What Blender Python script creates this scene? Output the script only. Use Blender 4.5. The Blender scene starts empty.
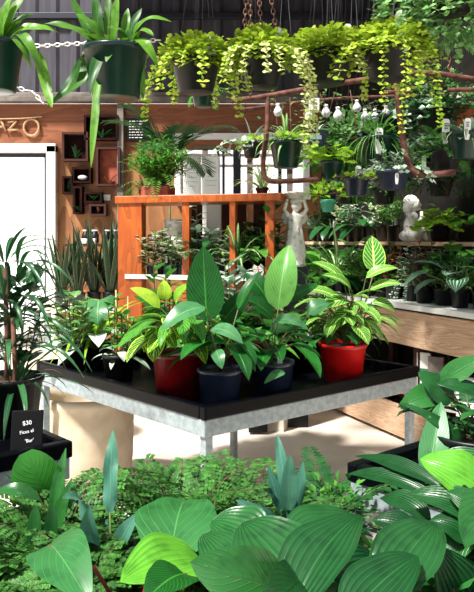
import bpy, math, random
from mathutils import Vector as V, Matrix
PI = math.pi
R = random.Random(7)
scn = bpy.context.scene
COL = scn.collection

# ------------------------------------------------------------------ camera, sky, sun, exposure
CZ, F, CX, CY = 1.45, 680.0, 237.0, 240.0          # eye height, focal length in pixels, horizon row
cd = bpy.data.cameras.new('camera'); cam = bpy.data.objects.new('camera', cd); COL.objects.link(cam)
cam.location = (0, 0, CZ); cam.rotation_euler = (PI/2, 0, 0)
cd.sensor_fit = 'VERTICAL'; cd.sensor_height = 36; cd.lens = F/592*36; cd.shift_y = -56/592; cd.clip_start = .05
scn.camera = cam
w = bpy.data.worlds.new('world'); scn.world = w; w.use_nodes = True
bg = w.node_tree.nodes['Background']; bg.inputs[0].default_value = (.90, .96, 1.0, 1); bg.inputs[1].default_value = .62
sl = bpy.data.lights.new('sun', 'SUN'); sl.energy = 8.6; sl.angle = math.radians(6); sl.color = (1, .97, .91)
sun = bpy.data.objects.new('sun', sl); COL.objects.link(sun); sun.rotation_euler = V((.42, .40, -.82)).to_track_quat('-Z', 'Y').to_euler()
scn.view_settings.view_transform = 'Standard'; scn.view_settings.look = 'None'
scn.view_settings.exposure = 0.36; scn.view_settings.gamma = 1

def at(px, py, d):
    return V(((px-CX)/F*d, d, CZ-(py-CY)/F*d))
UP = V((0, 0, 1))

# ------------------------------------------------------------------ materials
def srgb(r, g, b):
    f = lambda c: (c/255/12.92) if c/255 <= .04045 else ((c/255+.055)/1.055)**2.4
    return (f(r), f(g), f(b), 1)
class NT:
    def __init__(s, name):
        s.m = bpy.data.materials.new(name); s.m.use_nodes = True
        s.t = s.m.node_tree; s.t.nodes.clear()
        s.out = s.n('ShaderNodeOutputMaterial'); s.p = s.n('ShaderNodeBsdfPrincipled')
        s.l(s.p.outputs[0], s.out.inputs[0])
    def n(s, ty, **k):
        x = s.t.nodes.new(ty)
        for a, b in k.items(): setattr(x, a, b)
        return x
    def l(s, a, b): s.t.links.new(a, b)
    def put(s, v, inp):
        if hasattr(v, 'is_linked'): s.l(v, inp)
        else: inp.default_value = v
    def math(s, op, a, b=0.0, c=0.0):
        x = s.n('ShaderNodeMath', operation=op)
        s.put(a, x.inputs[0]); s.put(b, x.inputs[1]); s.put(c, x.inputs[2]); return x.outputs[0]
    def mix(s, f, a, b):
        x = s.n('ShaderNodeMix', data_type='RGBA'); s.put(f, x.inputs[0]); s.put(a, x.inputs[6]); s.put(b, x.inputs[7]); return x.outputs[2]
    def noise(s, scale, detail=3, vec=None, dist=0):
        x = s.n('ShaderNodeTexNoise'); x.inputs['Scale'].default_value = scale; x.inputs['Detail'].default_value = detail
        x.inputs['Distortion'].default_value = dist
        if vec is not None: s.l(vec, x.inputs['Vector'])
        return x.outputs[0]
    def ramp(s, v, a, b):
        x = s.n('ShaderNodeMapRange'); x.interpolation_type = 'SMOOTHSTEP'; s.put(v, x.inputs[0]); x.inputs[1].default_value = a; x.inputs[2].default_value = b
        return x.outputs[0]
    def vec(s, sc=(1, 1, 1), kind='Object'):
        t = s.n('ShaderNodeTexCoord'); m = s.n('ShaderNodeMapping'); m.inputs[3].default_value = sc
        s.l(t.outputs[kind], m.inputs[0]); return m.outputs[0]
    def bump(s, h, st=.3, d=.01):
        x = s.n('ShaderNodeBump'); x.inputs[0].default_value = st; x.inputs[1].default_value = d; s.l(h, x.inputs['Height']); s.l(x.outputs[0], s.p.inputs['Normal'])
        return x

def plain(name, c, rough=.5, metal=0, c2=None, scale=20, bump=0, spec=.5, sc=(1, 1, 1), lo=.35, hi=.65):
    t = NT(name)
    if c2:
        nz = t.noise(scale, 5, t.vec(sc)); t.l(t.mix(t.ramp(nz, lo, hi), c, c2), t.p.inputs[0])
        if bump: t.bump(nz, bump)
    else: t.p.inputs[0].default_value = c
    t.p.inputs['Roughness'].default_value = rough; t.p.inputs['Metallic'].default_value = metal
    t.p.inputs['Specular IOR Level'].default_value = spec
    return t.m
def wood(name, c, c2, sc=(1, 1, 8), scale=3, rough=.6, dist=1.5, rings=9):
    t = NT(name); v = t.vec(sc)
    a = t.noise(scale, 2, v, dist); r = t.math('FRACT', t.math('MULTIPLY', a, rings)); g = t.noise(scale*12, 4, v)
    f = t.math('ADD', t.math('MULTIPLY', r, .6), t.math('MULTIPLY', g, .5))
    t.l(t.mix(f, c, c2), t.p.inputs[0]); t.bump(f, .15, .004); t.p.inputs['Roughness'].default_value = rough
    return t.m
def leafmat(name, c1, c2, vein=None, n=9, slant=.45, vw=.25, mid=.06, par=0, edge=None, blotch=None, rough=.33, trans=.3, bumpy=.5, fill=None):
    t = NT(name)
    uv = t.n('ShaderNodeUVMap'); uv.uv_map = 'uv'; sp = t.n('ShaderNodeSeparateXYZ'); t.l(uv.outputs[0], sp.inputs[0])
    at_ = t.n('ShaderNodeAttribute'); at_.attribute_name = 'rnd'
    rnd = at_.outputs['Fac']
    s = t.math('ABSOLUTE', t.math('SUBTRACT', t.math('MULTIPLY', sp.outputs[0], 2), 1))
    col = t.mix(rnd, c1, c2)
    ph = t.math('MULTIPLY', s, par*1.0) if par else t.math('MULTIPLY', t.math('SUBTRACT', sp.outputs[1], t.math('MULTIPLY', s, slant)), n)
    tri = t.math('MULTIPLY', t.math('ABSOLUTE', t.math('SUBTRACT', t.math('FRACT', ph), .5)), 2)
    side = t.ramp(tri, 1-vw, 1-vw*.35); md = t.math('SUBTRACT', 1, t.ramp(s, mid*.5, mid*1.3))
    vm = t.math('MAXIMUM', side, md)
    if blotch:
        b = t.ramp(t.noise(blotch[1], 2, t.vec()), blotch[2]-.04, blotch[2]+.04); col = t.mix(b, col, blotch[0])
    dk = tuple(c*.55 for c in c1[:3])+(1,)
    col = t.mix(t.math('MULTIPLY', t.ramp(t.noise(26, 3, t.vec()), .45, .75), .55), col, dk)
    if vein: col = t.mix(vm, col, vein)
    if fill: col = t.mix(t.math('SUBTRACT', 1, t.ramp(s, fill[1]-.15, fill[1]+.15)), col, fill[0])
    if edge: col = t.mix(t.ramp(s, 1-edge[1]-.05, 1-edge[1]+.03), col, edge[0])
    t.l(col, t.p.inputs[0]); t.p.inputs['Roughness'].default_value = rough; t.p.inputs['Specular IOR Level'].default_value = .38
    h = tri if par else vm
    bp = t.bump(h, bumpy, .004)
    tr = t.n('ShaderNodeBsdfTranslucent'); t.l(col, tr.inputs[0]); mx = t.n('ShaderNodeMixShader'); mx.inputs[0].default_value = trans
    t.l(t.p.outputs[0], mx.inputs[1]); t.l(tr.outputs[0], mx.inputs[2]); t.l(mx.outputs[0], t.out.inputs[0])
    return t.m

M = {}
def S(k, *a, **b): M[k] = plain(k, *a, **b)
def G(k, *a, **b): M[k] = leafmat(k, *a, **b)
S('concrete', srgb(222, 210, 196), .85, c2=srgb(205, 192, 178), scale=3)
S('outside', srgb(235, 235, 235), .9)
S('blackplastic', srgb(8, 9, 11), .42, c2=srgb(15, 16, 19), scale=30, spec=.3)
S('shaded_board', srgb(22, 24, 22), .9, c2=srgb(34, 30, 26), scale=12, spec=.1)  # near-black boards: the shade behind the plants is put into this colour
S('traywet', srgb(3, 4, 8), .35, c2=srgb(6, 8, 13), scale=6, lo=.5, hi=.8, spec=.1)
S('galv', srgb(138, 150, 156), .45, .3, c2=srgb(160, 172, 176), scale=38, bump=.05)
S('greenpot', srgb(5, 34, 30), .28, c2=srgb(9, 48, 40), scale=6, spec=.4)
S('bluepot', srgb(20, 28, 48), .28, c2=srgb(30, 40, 64), scale=8)
S('redpot', srgb(205, 24, 22), .3, c2=srgb(178, 14, 18), scale=6)
S('maroonpot', srgb(112, 7, 12), .3, c2=srgb(78, 4, 8), scale=6)
S('terracotta', srgb(168, 84, 58), .8, c2=srgb(130, 60, 42), scale=10)
S('beigepot', srgb(216, 200, 176), .7, c2=srgb(200, 182, 156), scale=9, bump=.05)
S('white', srgb(238, 238, 234), .5)
S('whitepaint', srgb(240, 240, 236), .5, c2=srgb(214, 214, 210), scale=14, lo=.55, hi=.8)
S('stone', srgb(240, 238, 230), .8, c2=srgb(150, 148, 138), scale=26, lo=.5, hi=.75, bump=.3)
S('greystone', srgb(222, 216, 210), .8, c2=srgb(110, 104, 98), scale=30, lo=.5, hi=.75, bump=.3)
S('soil', srgb(38, 26, 20), .95, c2=srgb(72, 52, 38), scale=120, bump=.6)
S('rust', srgb(74, 38, 30), .8, .1, c2=srgb(112, 70, 58), scale=28, bump=.2)
S('chain', srgb(150, 110, 90), .5, .6, c2=srgb(90, 60, 50), scale=40)
S('wire', srgb(60, 60, 62), .5, .5)
S('stem', srgb(60, 96, 40), .6, c2=srgb(86, 70, 40), scale=30)
S('brownstem', srgb(96, 60, 40), .8, c2=srgb(60, 38, 26), scale=40)
S('redstem', srgb(120, 44, 36), .6)
S('bamboo', srgb(196, 160, 96), .6, c2=srgb(160, 120, 66), scale=30)
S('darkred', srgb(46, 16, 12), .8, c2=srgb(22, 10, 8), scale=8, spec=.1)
S('slate', srgb(10, 10, 13), .7, spec=.15)
S('chalk', srgb(235, 235, 235), .9)
S('tagblue', srgb(150, 190, 205), .5); S('taggreen', srgb(60, 120, 80), .5); S('navy', srgb(26, 34, 62), .5)
S('darkframe', srgb(30, 32, 46), .5)
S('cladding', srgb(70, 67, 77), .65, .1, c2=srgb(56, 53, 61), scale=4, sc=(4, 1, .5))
S('ledge', srgb(128, 118, 110), .7, c2=srgb(98, 90, 84), scale=8)
S('teal', srgb(60, 150, 120), .4); S('red', srgb(190, 40, 36), .5); S('cardboard', srgb(170, 130, 96), .8)
M['ply'] = wood('ply', srgb(172, 118, 70), srgb(116, 70, 40), (1.0, 1, .28), 2.2, .6, .6, 7)
M['signwood'] = wood('signwood', srgb(156, 94, 54), srgb(110, 56, 32), (.35, 1, 2.2), 2.4, .55, 1.0, 8)
M['lightwood'] = wood('lightwood', srgb(196, 160, 118), srgb(160, 118, 84), (1, 1, 1), 4)
M['orange'] = wood('orange', srgb(190, 96, 24), srgb(140, 60, 14), (2.4, 2.4, .5), 4, .4, .5, 5)
M['plank'] = wood('plank', srgb(228, 198, 168), srgb(176, 134, 104), (.45, .45, 5), 3.2, .75, 1.0, 7)
M['redwood'] = wood('redwood', srgb(76, 30, 18), srgb(38, 15, 10), (1, 1, 3), 5, .85)
t = NT('glass'); t.p.inputs['Transmission Weight'].default_value = 1; t.p.inputs['Roughness'].default_value = .02; t.p.inputs['IOR'].default_value = 1.1; M['glass'] = t.m
t = NT('bulbglass'); t.p.inputs[0].default_value = srgb(232, 232, 236); t.p.inputs['Transmission Weight'].default_value = .35; t.p.inputs['Roughness'].default_value = .15; M['bulbglass'] = t.m

G('lf_big', srgb(12, 72, 24), srgb(34, 108, 34), srgb(60, 138, 46), 13, .4, .14, .05)
G('lf_pale', srgb(84, 150, 62), srgb(112, 172, 78), srgb(136, 188, 98), 13, .4, .16, .05)
G('lf_grey', srgb(44, 104, 62), srgb(76, 134, 84), srgb(110, 164, 106), 9, .5, .12, .05)
G('lf_hosta', srgb(10, 58, 28), srgb(42, 102, 48), srgb(44, 106, 50), par=5, vw=.1, mid=.02, bumpy=.45, rough=.3)
G('lf_hostab', srgb(70, 146, 34), srgb(100, 172, 50), srgb(110, 180, 60), par=5, vw=.1, mid=.02, bumpy=.4)
G('lf_heart', srgb(34, 98, 48), srgb(58, 122, 62), srgb(80, 142, 78), 6, .7, .07, .025, bumpy=.4, rough=.38)
G('lf_zebra', srgb(24, 98, 30), srgb(50, 130, 36), srgb(196, 226, 84), 8, .35, .3, .1, edge=(srgb(196, 226, 70), .12))
G('lf_zebra2', srgb(34, 120, 40), srgb(70, 150, 48), srgb(214, 238, 130), 8, .35, .26, .1, edge=(srgb(170, 214, 90), .08))
G('lf_fishbone', srgb(60, 136, 44), srgb(96, 164, 54), srgb(24, 80, 26), 9, .3, .3, .05)
G('lf_jenny', srgb(138, 176, 34), srgb(206, 222, 84), trans=.35, rough=.45)
G('lf_jennypale', srgb(206, 222, 120), srgb(232, 236, 170), trans=.35, rough=.45)
G('lf_stag', srgb(20, 74, 24), srgb(104, 156, 40), trans=.3, rough=.4, mid=.05, vein=srgb(70, 130, 50), vw=.02)
G('lf_fern', srgb(44, 120, 34), srgb(108, 180, 62), trans=.35, rough=.5)
G('lf_maiden', srgb(8, 42, 18), srgb(92, 160, 66), trans=.3, rough=.45)
G('lf_yellowfern', srgb(150, 190, 40), srgb(206, 216, 70), trans=.4, rough=.5)
G('lf_brownfern', srgb(120, 110, 40), srgb(150, 96, 44), trans=.3, rough=.6)
G('lf_palm', srgb(20, 70, 30), srgb(40, 96, 40), trans=.15, rough=.4)
G('lf_dark', srgb(12, 56, 24), srgb(44, 104, 44), trans=.15, rough=.28)
G('lf_mid', srgb(36, 108, 36), srgb(104, 170, 62), trans=.3)
G('lf_lime', srgb(128, 190, 40), srgb(180, 216, 60), srgb(200, 230, 110), 7, .4, .1, .05, trans=.4)
G('lf_silver', srgb(130, 166, 138), srgb(206, 220, 198), trans=.2, rough=.5)
G('lf_blue', srgb(44, 98, 84), srgb(84, 140, 116), srgb(96, 150, 126), 12, .3, .1, .05, trans=.25, rough=.5)
G('lf_snake', srgb(10, 38, 24), srgb(34, 72, 44), trans=.05, rough=.35, edge=(srgb(120, 140, 80), .1))
G('lf_spider', srgb(60, 128, 50), srgb(110, 170, 70), fill=(srgb(224, 232, 190), .35), trans=.3)
G('lf_cream', srgb(60, 128, 60), srgb(120, 170, 90), blotch=(srgb(232, 236, 200), 45, .5), trans=.3)
G('lf_caladium', srgb(236, 226, 222), srgb(230, 214, 214), srgb(150, 40, 70), 6, .5, .3, .12, edge=(srgb(70, 130, 60), .14), trans=.3)
G('lf_copper', srgb(110, 60, 44), srgb(150, 96, 60), trans=.25)
G('lf_dracaena', srgb(18, 64, 36), srgb(60, 116, 66), trans=.12, rough=.3, par=3, vein=srgb(80, 130, 80), vw=.1)
G('lf_ivy', srgb(30, 96, 36), srgb(134, 184, 104), srgb(160, 200, 130), 5, .6, .1, .06, trans=.25, blotch=(srgb(180, 205, 150), 30, .62))
G('lf_pilea', srgb(24, 90, 44), srgb(40, 110, 60), srgb(190, 215, 200), par=3, vw=.4, mid=.1, rough=.35)
G('lf_grass', srgb(70, 130, 50), srgb(130, 180, 90), trans=.3)
G('lf_purple', srgb(90, 60, 80), srgb(130, 110, 110), trans=.2)

# ------------------------------------------------------------------ mesh collector
class MB:
    def __init__(s): s.v = []; s.f = []; s.uv = []; s.r = []
    def add(s, vs, fs, uvs=None, r=.5):
        o = len(s.v); s.v.extend(vs); s.f.extend([tuple(i+o for i in f) for f in fs])
        s.uv.extend(uvs if uvs else [(.25, .5)]*len(vs)); s.r.extend([r]*len(vs))
    def build(s, name, mat, parent=None, org=None, smooth=True, bevel=0):
        if not s.v: return None
        o0 = org if org is not None else (parent_org(parent) if parent else V((0, 0, 0)))
        me = bpy.data.meshes.new(name); me.from_pydata([(p[0]-o0[0], p[1]-o0[1], p[2]-o0[2]) for p in s.v], [], s.f)
        uvl = me.uv_layers.new(name='uv'); li = [0]*len(me.loops); me.loops.foreach_get('vertex_index', li)
        fl = []
        for i in li: fl.extend(s.uv[i])
        uvl.data.foreach_set('uv', fl)
        a = me.attributes.new('rnd', 'FLOAT', 'POINT'); a.data.foreach_set('value', s.r)
        if smooth: me.polygons.foreach_set('use_smooth', [True]*len(me.polygons))
        me.materials.append(M[mat] if isinstance(mat, str) else mat)
        me.update()
        ob = bpy.data.objects.new(name, me); COL.objects.link(ob)
        if parent: ob.parent = parent
        elif org is not None: ob.location = org
        if bevel:
            b = ob.modifiers.new('b', 'BEVEL'); b.width = bevel; b.segments = 2; b.limit_method = 'ANGLE'
        return ob
    # primitives
    def box(s, c, sz, ax=None):
        c = V(c); ax = ax or (V((1, 0, 0)), V((0, 1, 0)), V((0, 0, 1)))
        vs = [c+ax[0]*(sz[0]/2*i)+ax[1]*(sz[1]/2*j)+ax[2]*(sz[2]/2*k) for i in (-1, 1) for j in (-1, 1) for k in (-1, 1)]
        s.add(vs, [(0, 1, 3, 2), (4, 6, 7, 5), (0, 4, 5, 1), (2, 3, 7, 6), (0, 2, 6, 4), (1, 5, 7, 3)])
    def bar(s, a, b, w_, h_, up=UP):
        a = V(a); b = V(b); d = (b-a); L = d.length; d.normalize(); sd = d.cross(up)
        if sd.length < 1e-4: sd = d.cross(V((1, 0, 0)))
        sd.normalize(); u2 = sd.cross(d); s.box((a+b)/2, (L, w_, h_), (d, sd, u2))
    def tube(s, pts, r, n=6, cap=True):
        pts = [V(p) for p in pts]; rr = r if isinstance(r, (list, tuple)) else [r]*len(pts)
        vs = []; prev = None
        for i, p in enumerate(pts):
            d = (pts[min(i+1, len(pts)-1)]-pts[max(i-1, 0)]).normalized()
            if prev is None:
                prev = d.cross(UP)
                if prev.length < 1e-3: prev = V((1, 0, 0))
            prev = (prev-d*prev.dot(d)); prev.normalize(); q = d.cross(prev)
            for k in range(n):
                a = 2*PI*k/n; vs.append(p+prev*(math.cos(a)*rr[i])+q*(math.sin(a)*rr[i]))
        fs = [(i*n+k, i*n+(k+1) % n, (i+1)*n+(k+1) % n, (i+1)*n+k) for i in range(len(pts)-1) for k in range(n)]
        if cap: fs += [tuple(range(n-1, -1, -1)), tuple((len(pts)-1)*n+k for k in range(n))]
        s.add(vs, fs)
    def lathe(s, c, prof, n=28, wob=0):
        c = V(c); vs = []
        for (r, z) in prof:
            for k in range(n): a = 2*PI*k/n; vs.append(c+V((math.cos(a)*r, math.sin(a)*r, z)))
        fs = [(i*n+k, i*n+(k+1) % n, (i+1)*n+(k+1) % n, (i+1)*n+k) for i in range(len(prof)-1) for k in range(n)]
        fs += [tuple(range(n-1, -1, -1))] if prof[0][0] > 0 else []
        s.add(vs, fs)
    def ell(s, c, r, n=12, m=8, rot=None):
        c = V(c); vs = []; 
        for i in range(m+1):
            th = PI*i/m
            for k in range(n):
                a = 2*PI*k/n; p = V((math.sin(th)*math.cos(a)*r[0], math.sin(th)*math.sin(a)*r[1], math.cos(th)*r[2]))
                if rot: p = rot @ p
                vs.append(c+p)
        s.add(vs, [(i*n+k, (i+1)*n+k, (i+1)*n+(k+1) % n, i*n+(k+1) % n) for i in range(m) for k in range(n)])
    # leaves
    def blade(s, base, d, up, L, W, prof='lance', droop=0., fold=.15, ns=5, nc=2, rnd=.5, lobe=0, wave=0, cline=None, twist=0):
        P = PROF[prof]; vs = []; uv = []
        d = V(d).normalized(); side = d.cross(V(up))
        if side.length < 1e-3: side = d.cross(V((.3, .9, .1)))
        side.normalize(); p = V(base); ph = R.random()*6
        cl = []
        if cline: cl = cline
        else:
            for i in range(ns+1):
                cl.append((p.copy(), d.copy())); p = p+d*(L/ns)
                if droop: d = (Matrix.Rotation(-droop/ns, 3, side) @ d)
        for i, (p, dd) in enumerate(cl):
            t = i/ns; sd = side
            if twist: sd = Matrix.Rotation(twist*t, 3, dd) @ side
            nrm = sd.cross(dd).normalized(); wd = P(t)*W/2
            for j in range(nc+1):
                u = 2*j/nc-1; q = p+sd*(u*wd)+nrm*(abs(u)*wd*fold*2)
                if lobe: q = q-dd*(lobe*L*abs(u)**1.5*(1-t)**3)
                if wave: q = q+nrm*(math.sin(t*11+ph+(2 if u > 0 else 0))*wave*wd*abs(u))
                vs.append(q); uv.append(((u+1)/2, t))
        n1 = nc+1
        s.add(vs, [(i*n1+j, i*n1+j+1, (i+1)*n1+j+1, (i+1)*n1+j) for i in range(ns) for j in range(nc)], uv, min(1, max(0, rnd)))
    def let(s, p, d, up, L, W, rnd):          # tiny rounded leaflet
        d = d.normalized(); sd = d.cross(up); sd = sd.normalized() if sd.length > 1e-4 else V((1, 0, 0)); n = sd.cross(d)
        a = W/2
        s.add([p, p+d*L*.3+sd*a*.85+n*a*.25, p+d*L*.75+sd*a*.8+n*a*.2, p+d*L, p+d*L*.75-sd*a*.8+n*a*.2, p+d*L*.3-sd*a*.85+n*a*.25], [(0, 1, 2, 3), (0, 3, 4, 5)],
              [(.5, 0), (1, .3), (1, .7), (.5, 1), (0, .7), (0, .3)], rnd)
    def to(s, b, tip, W, bow=.1, nrm=(0, -.45, .9), prof='ovate', ns=9, nc=6, fold=.12, rnd=None, lobe=0, wave=0, bx=0):
        b = V(b); tip = V(tip); d = tip-b; L = d.length; dn = d.normalized(); n = V(nrm); n = (n-dn*n.dot(dn)).normalized()
        sd = dn.cross(n); c = (b+tip)/2+n*(bow*2*L)+sd*(bx*L); cl = []
        for i in range(ns+1):
            t = i/ns; p = b*(1-t)**2+c*(2*t*(1-t))+tip*t*t; dd = ((c-b)*(1-t)+(tip-c)*t).normalized(); cl.append((p, dd))
        s.blade(b, dn, n, L, W, prof, 0, fold, ns, nc, R.random() if rnd is None else rnd, lobe, wave, cl)
PROF = {
    'lance': lambda t: max(.02, math.sin(PI*min(1, t*.97+.02))**.8*(1-.25*t)*1.12),
    'ovate': lambda t: max(.015, (math.sin(PI*t**.72)**.72)*1.0) if t < .999 else .01,
    'heart': lambda t: max(.01, (1-t**1.9)**.75*(.55+.45*min(1, t*4))*1.0) if t < .999 else .01,
    'round': lambda t: max(.05, math.sin(PI*(t*.94+.03))**.55),
    'strap': lambda t: max(.02, min(1, .45+t*3)*(1-t**3)),
    'sword': lambda t: max(.03, (.55+.45*math.sin(PI*min(1, t*1.2)))*(1-t**5)),
    'obov': lambda t: max(.03, math.sin(PI*t**1.6)**.7) if t < .999 else .03,
    'oblong': lambda t: max(.03, min(1, .35+t*4)*(1-t**4)**.8),
}
def parent_org(p):
    o = V((0, 0, 0))
    while p: o = o+p.location; p = p.parent
    return o
def tag(o, label=None, cat=None, group=None, kind=None):
    for k, v_ in (('label', label), ('category', cat), ('group', group), ('kind', kind)):
        if v_: o[k] = v_
    return o
def thing(name, label, cat, loc, group=None):
    o = bpy.data.objects.new(name, None); COL.objects.link(o); o.location = loc; o.empty_display_size = .05
    return tag(o, label, cat, group)
def struct(name, mb, mat, **k):
    return tag(mb.build(name, mat, org=V((0, 0, 0)), **k), kind='structure')

# ------------------------------------------------------------------ foliage builders (world coordinates)
def rv(a, b): return R.uniform(a, b)
def az(a): return V((math.cos(a), math.sin(a), 0))
def rosette(mb, c, n, L, W, el=(20, 70), prof='lance', droop=.8, fold=.12, ns=5, nc=2, sm=None, pet=0, lobe=0, r0=.01, a0=None, a1=None, wave=0, jit=.25):
    for i in range(n):
        a = (2*PI*i/n+rv(-.4, .4)) if a0 is None else rv(a0, a1)
        e = math.radians(rv(*el)); d = az(a)*math.cos(e)+UP*math.sin(e); l = L*rv(1-jit, 1+jit); p = V(c)+az(a)*r0
        if pet:
            pl = pet*rv(.5, 1.1); q = p+d*pl
            if sm: sm.tube([p, p+d*pl*.5+UP*pl*.08, q], .0022 if pl < .12 else .003, 4, False)
            p = q; d = (d-UP*rv(.3, .9)+az(a)*.5).normalized()
        mb.blade(p, d, UP, l, W*l/L, prof, droop*rv(.6, 1.3), fold, ns, nc, R.random(), lobe, wave)
def bush(mb, sm, c, ns_, H, spread, lL, lW, per=10, prof='ovate', droop=.4, nc=2, ls=3, tilt=.5, pair=False, lean=(0, 0), start=.15, sr=.0025):
    for i in range(ns_):
        a = 2*PI*i/ns_+rv(-.5, .5); rr = spread*math.sqrt(rv(.02, 1)); h = H*rv(.6, 1.05)*(1-.35*(rr/spread)**2 if spread else 1)
        b = V(c)+az(a)*min(.03, spread*.3); tip = V(c)+az(a)*rr+UP*h+V((lean[0], lean[1], 0)); mid = (b+tip)/2+UP*h*.12
        pts = [b*(1-t)**2+mid*(2*t*(1-t))+tip*t*t for t in [k/6 for k in range(7)]]
        if sm: sm.tube(pts, sr, 4, False)
        for k in range(per):
            t = start+(1-start)*(k+.5)/per; p = b*(1-t)**2+mid*(2*t*(1-t))+tip*t*t; aa = k*2.4+i
            for q in ((0, PI) if pair else (0,)):
                d = az(aa+q)+UP*rv(-.1, tilt+.4)
                mb.blade(p, d, UP, lL*rv(.7, 1.15), lW*rv(.8, 1.1), prof, droop*rv(.4, 1.4), .12, ls, nc, R.random())
def fern(mb, sm, c, nf, L, pin, pL, pW, el=(30, 75), droop=1.5, a0=0, a1=2*PI, let=False, wide=.5, jit=.2, up_end=.1):
    for i in range(nf):
        a = a0+(a1-a0)*(i+rv(0, 1))/nf; e = math.radians(rv(*el)); d = az(a)*math.cos(e)+UP*math.sin(e); side = d.cross(UP).normalized(); l = L*rv(1-jit, 1+jit)
        p = V(c)+az(a)*.01; pts = [p]; N = pin; dr = droop*rv(.6, 1.3); rn = R.random()
        for k in range(N):
            t = k/N; p = p+d*(l/N); pts.append(p); d = Matrix.Rotation(-dr/N, 3, side) @ d
            if t > .12:
                s_ = math.sin(PI*min(1, (t-.05)**.7))**.6; nn = side.cross(d)
                for sg in (-1, 1):
                    dd = (side*sg+d*wide+nn*rv(-.15, .1)).normalized()
                    if let: mb.let(p, dd, nn, pL*s_+.004, pW, (rn+R.random())/2)
                    else: mb.blade(p, dd, nn, pL*s_+.006, pW, 'lance', .4, .05, 2, 1, (rn+R.random())/2)
        if sm: sm.tube(pts[::2]+[pts[-1]], .0015, 3, False)
def maiden(mb, sm, c, nf, L, leaf, el=(35, 80), a0=0, a1=2*PI, droop=1.1, branch=9, nl=10):   # frond > branchlets > leaflets
    for i in range(nf):
        a = a0+(a1-a0)*(i+rv(0, 1))/nf; e = math.radians(rv(*el)); d = az(a)*math.cos(e)+UP*math.sin(e); side = d.cross(UP).normalized(); l = L*rv(.65, 1.15)
        p = V(c)+az(a)*.02; pts = [p]; rn = R.random()
        for k in range(branch):
            p = p+d*(l/branch); pts.append(p); d = Matrix.Rotation(-droop*rv(.6, 1.4)/branch, 3, side) @ d
            t = k/branch
            if t < .2: continue
            nn = side.cross(d)
            for sg in (-1, 1):
                bd = (side*sg+d*.6+nn*rv(-.1, .3)).normalized(); bl = l*.42*(1-t*.8)*rv(.8, 1.2); q = p; m = max(3, int(nl*(1-t*.7)))
                for j in range(m):
                    q = q+bd*(bl/m); bd = (bd-UP*.07).normalized(); s2 = bd.cross(nn)
                    for s3 in (-1, 1):
                        mb.let(q, (s2*s3+bd*.5).normalized(), nn, leaf*rv(.8, 1.2), leaf*rv(.8, 1.1), .4*rn+.6*R.random())
        if sm: sm.tube(pts, .0013, 3, False)
def trail(mb, sm, c, n, r, L, lf, drop=(.5, 1), a0=0, a1=2*PI, gap=.02, out=.06, prof='round', sway=.02):
    for i in range(n):
        a = a0+(a1-a0)*(i+R.random())/n; l = L*rv(*drop); p = V(c)+az(a)*r*rv(.7, 1); pts = [p]; d = (az(a)+UP*.9).normalized(); k = 0; trav = 0
        while trav < l:
            p = p+d*gap; trav += gap; pts.append(p); d = (d+V((rv(-1, 1), rv(-1, 1), 0))*sway*4+az(a)*(out if trav < .06 else 0)-UP*(.32 if trav > .02 else .05)).normalized()
            k += 1; aa = k*PI/2+i
            for q in (0, PI):
                ld = az(aa+q)+V((0, 0, rv(-.1, .35))); mb.blade(p, ld, (UP*.6+az(a)*.9+V((rv(-.4, .4), rv(-.4, .4), 0))), lf*rv(.75, 1.15), lf*rv(.8, 1), prof, .3, .05, 2, 2, R.random())
        if sm: sm.tube(pts[::2]+[pts[-1]], .001, 3, False)
def mound(mb, c, rad, n, lL, lW, prof='round', zmin=-.2, droop=.3, inner=.6):
    for i in range(n):
        z = rv(zmin, 1); a = rv(0, 2*PI); q = math.sqrt(max(0, 1-z*z)); d = V((q*math.cos(a), q*math.sin(a), z)); k = rv(inner, 1)
        p = V(c)+V((d.x*rad[0]*k, d.y*rad[1]*k, d.z*rad[2]*k)); dd = (d+V((rv(-1, 1), rv(-1, 1), rv(-.6, .6)))*.6)
        mb.blade(p, dd, UP, lL*rv(.7, 1.2), lW*rv(.8, 1.1), prof, droop, .1, 2, 2, R.random())

def pot_mesh(mb, c, rt, rb, h, rim=.012, n=28, wall=.004):
    mb.lathe(c, [(rb*.9, 0), (rb, .004), (rb+(rt-rb)*.84, h-rim*1.6), (rt+.002, h-rim*1.5), (rt+.004, h-rim*.5), (rt+.003, h), (rt-wall, h), (rt-wall-.002, h-rim*1.2), (rb-wall, .01)], n)
def soil_mesh(c, r):
    m = MB(); n = 20; c = V(c); vs = [c+UP*.004]+[c+az(2*PI*k/n)*r for k in range(n)]; m.add(vs, [(0, 1+k, 1+(k+1) % n) for k in range(n)]); return m
def potted(name, label, cat, base, pot, polys, group=None, stemmat='stem', tagc=None, dark=None):
    """base: world point under the pot; pot=(rt, rb, h, mat); polys: list of (foliage material, function(mb, sm, top))"""
    base = V(base); root = thing(name, label, cat, base, group)
    rt, rb, h, pm = pot; top = base+UP*(h-.02)
    m = MB(); pot_mesh(m, base, rt, rb, h, n=32 if rt > .07 else 18); m.build('pot', pm, root)
    soil_mesh(top, rt-.006).build('soil', 'soil', root)
    sm = MB()
    for mat, fn in polys:
        f = MB(); fn(f, sm, top); f.build('foliage', mat, root)
    if sm.v: sm.build('stems', stemmat, root)
    if tagc: plant_tag(root, top+V((tagc[0], tagc[1], 0)), tagc[2] if len(tagc) > 2 else .07)
    return root
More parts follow.
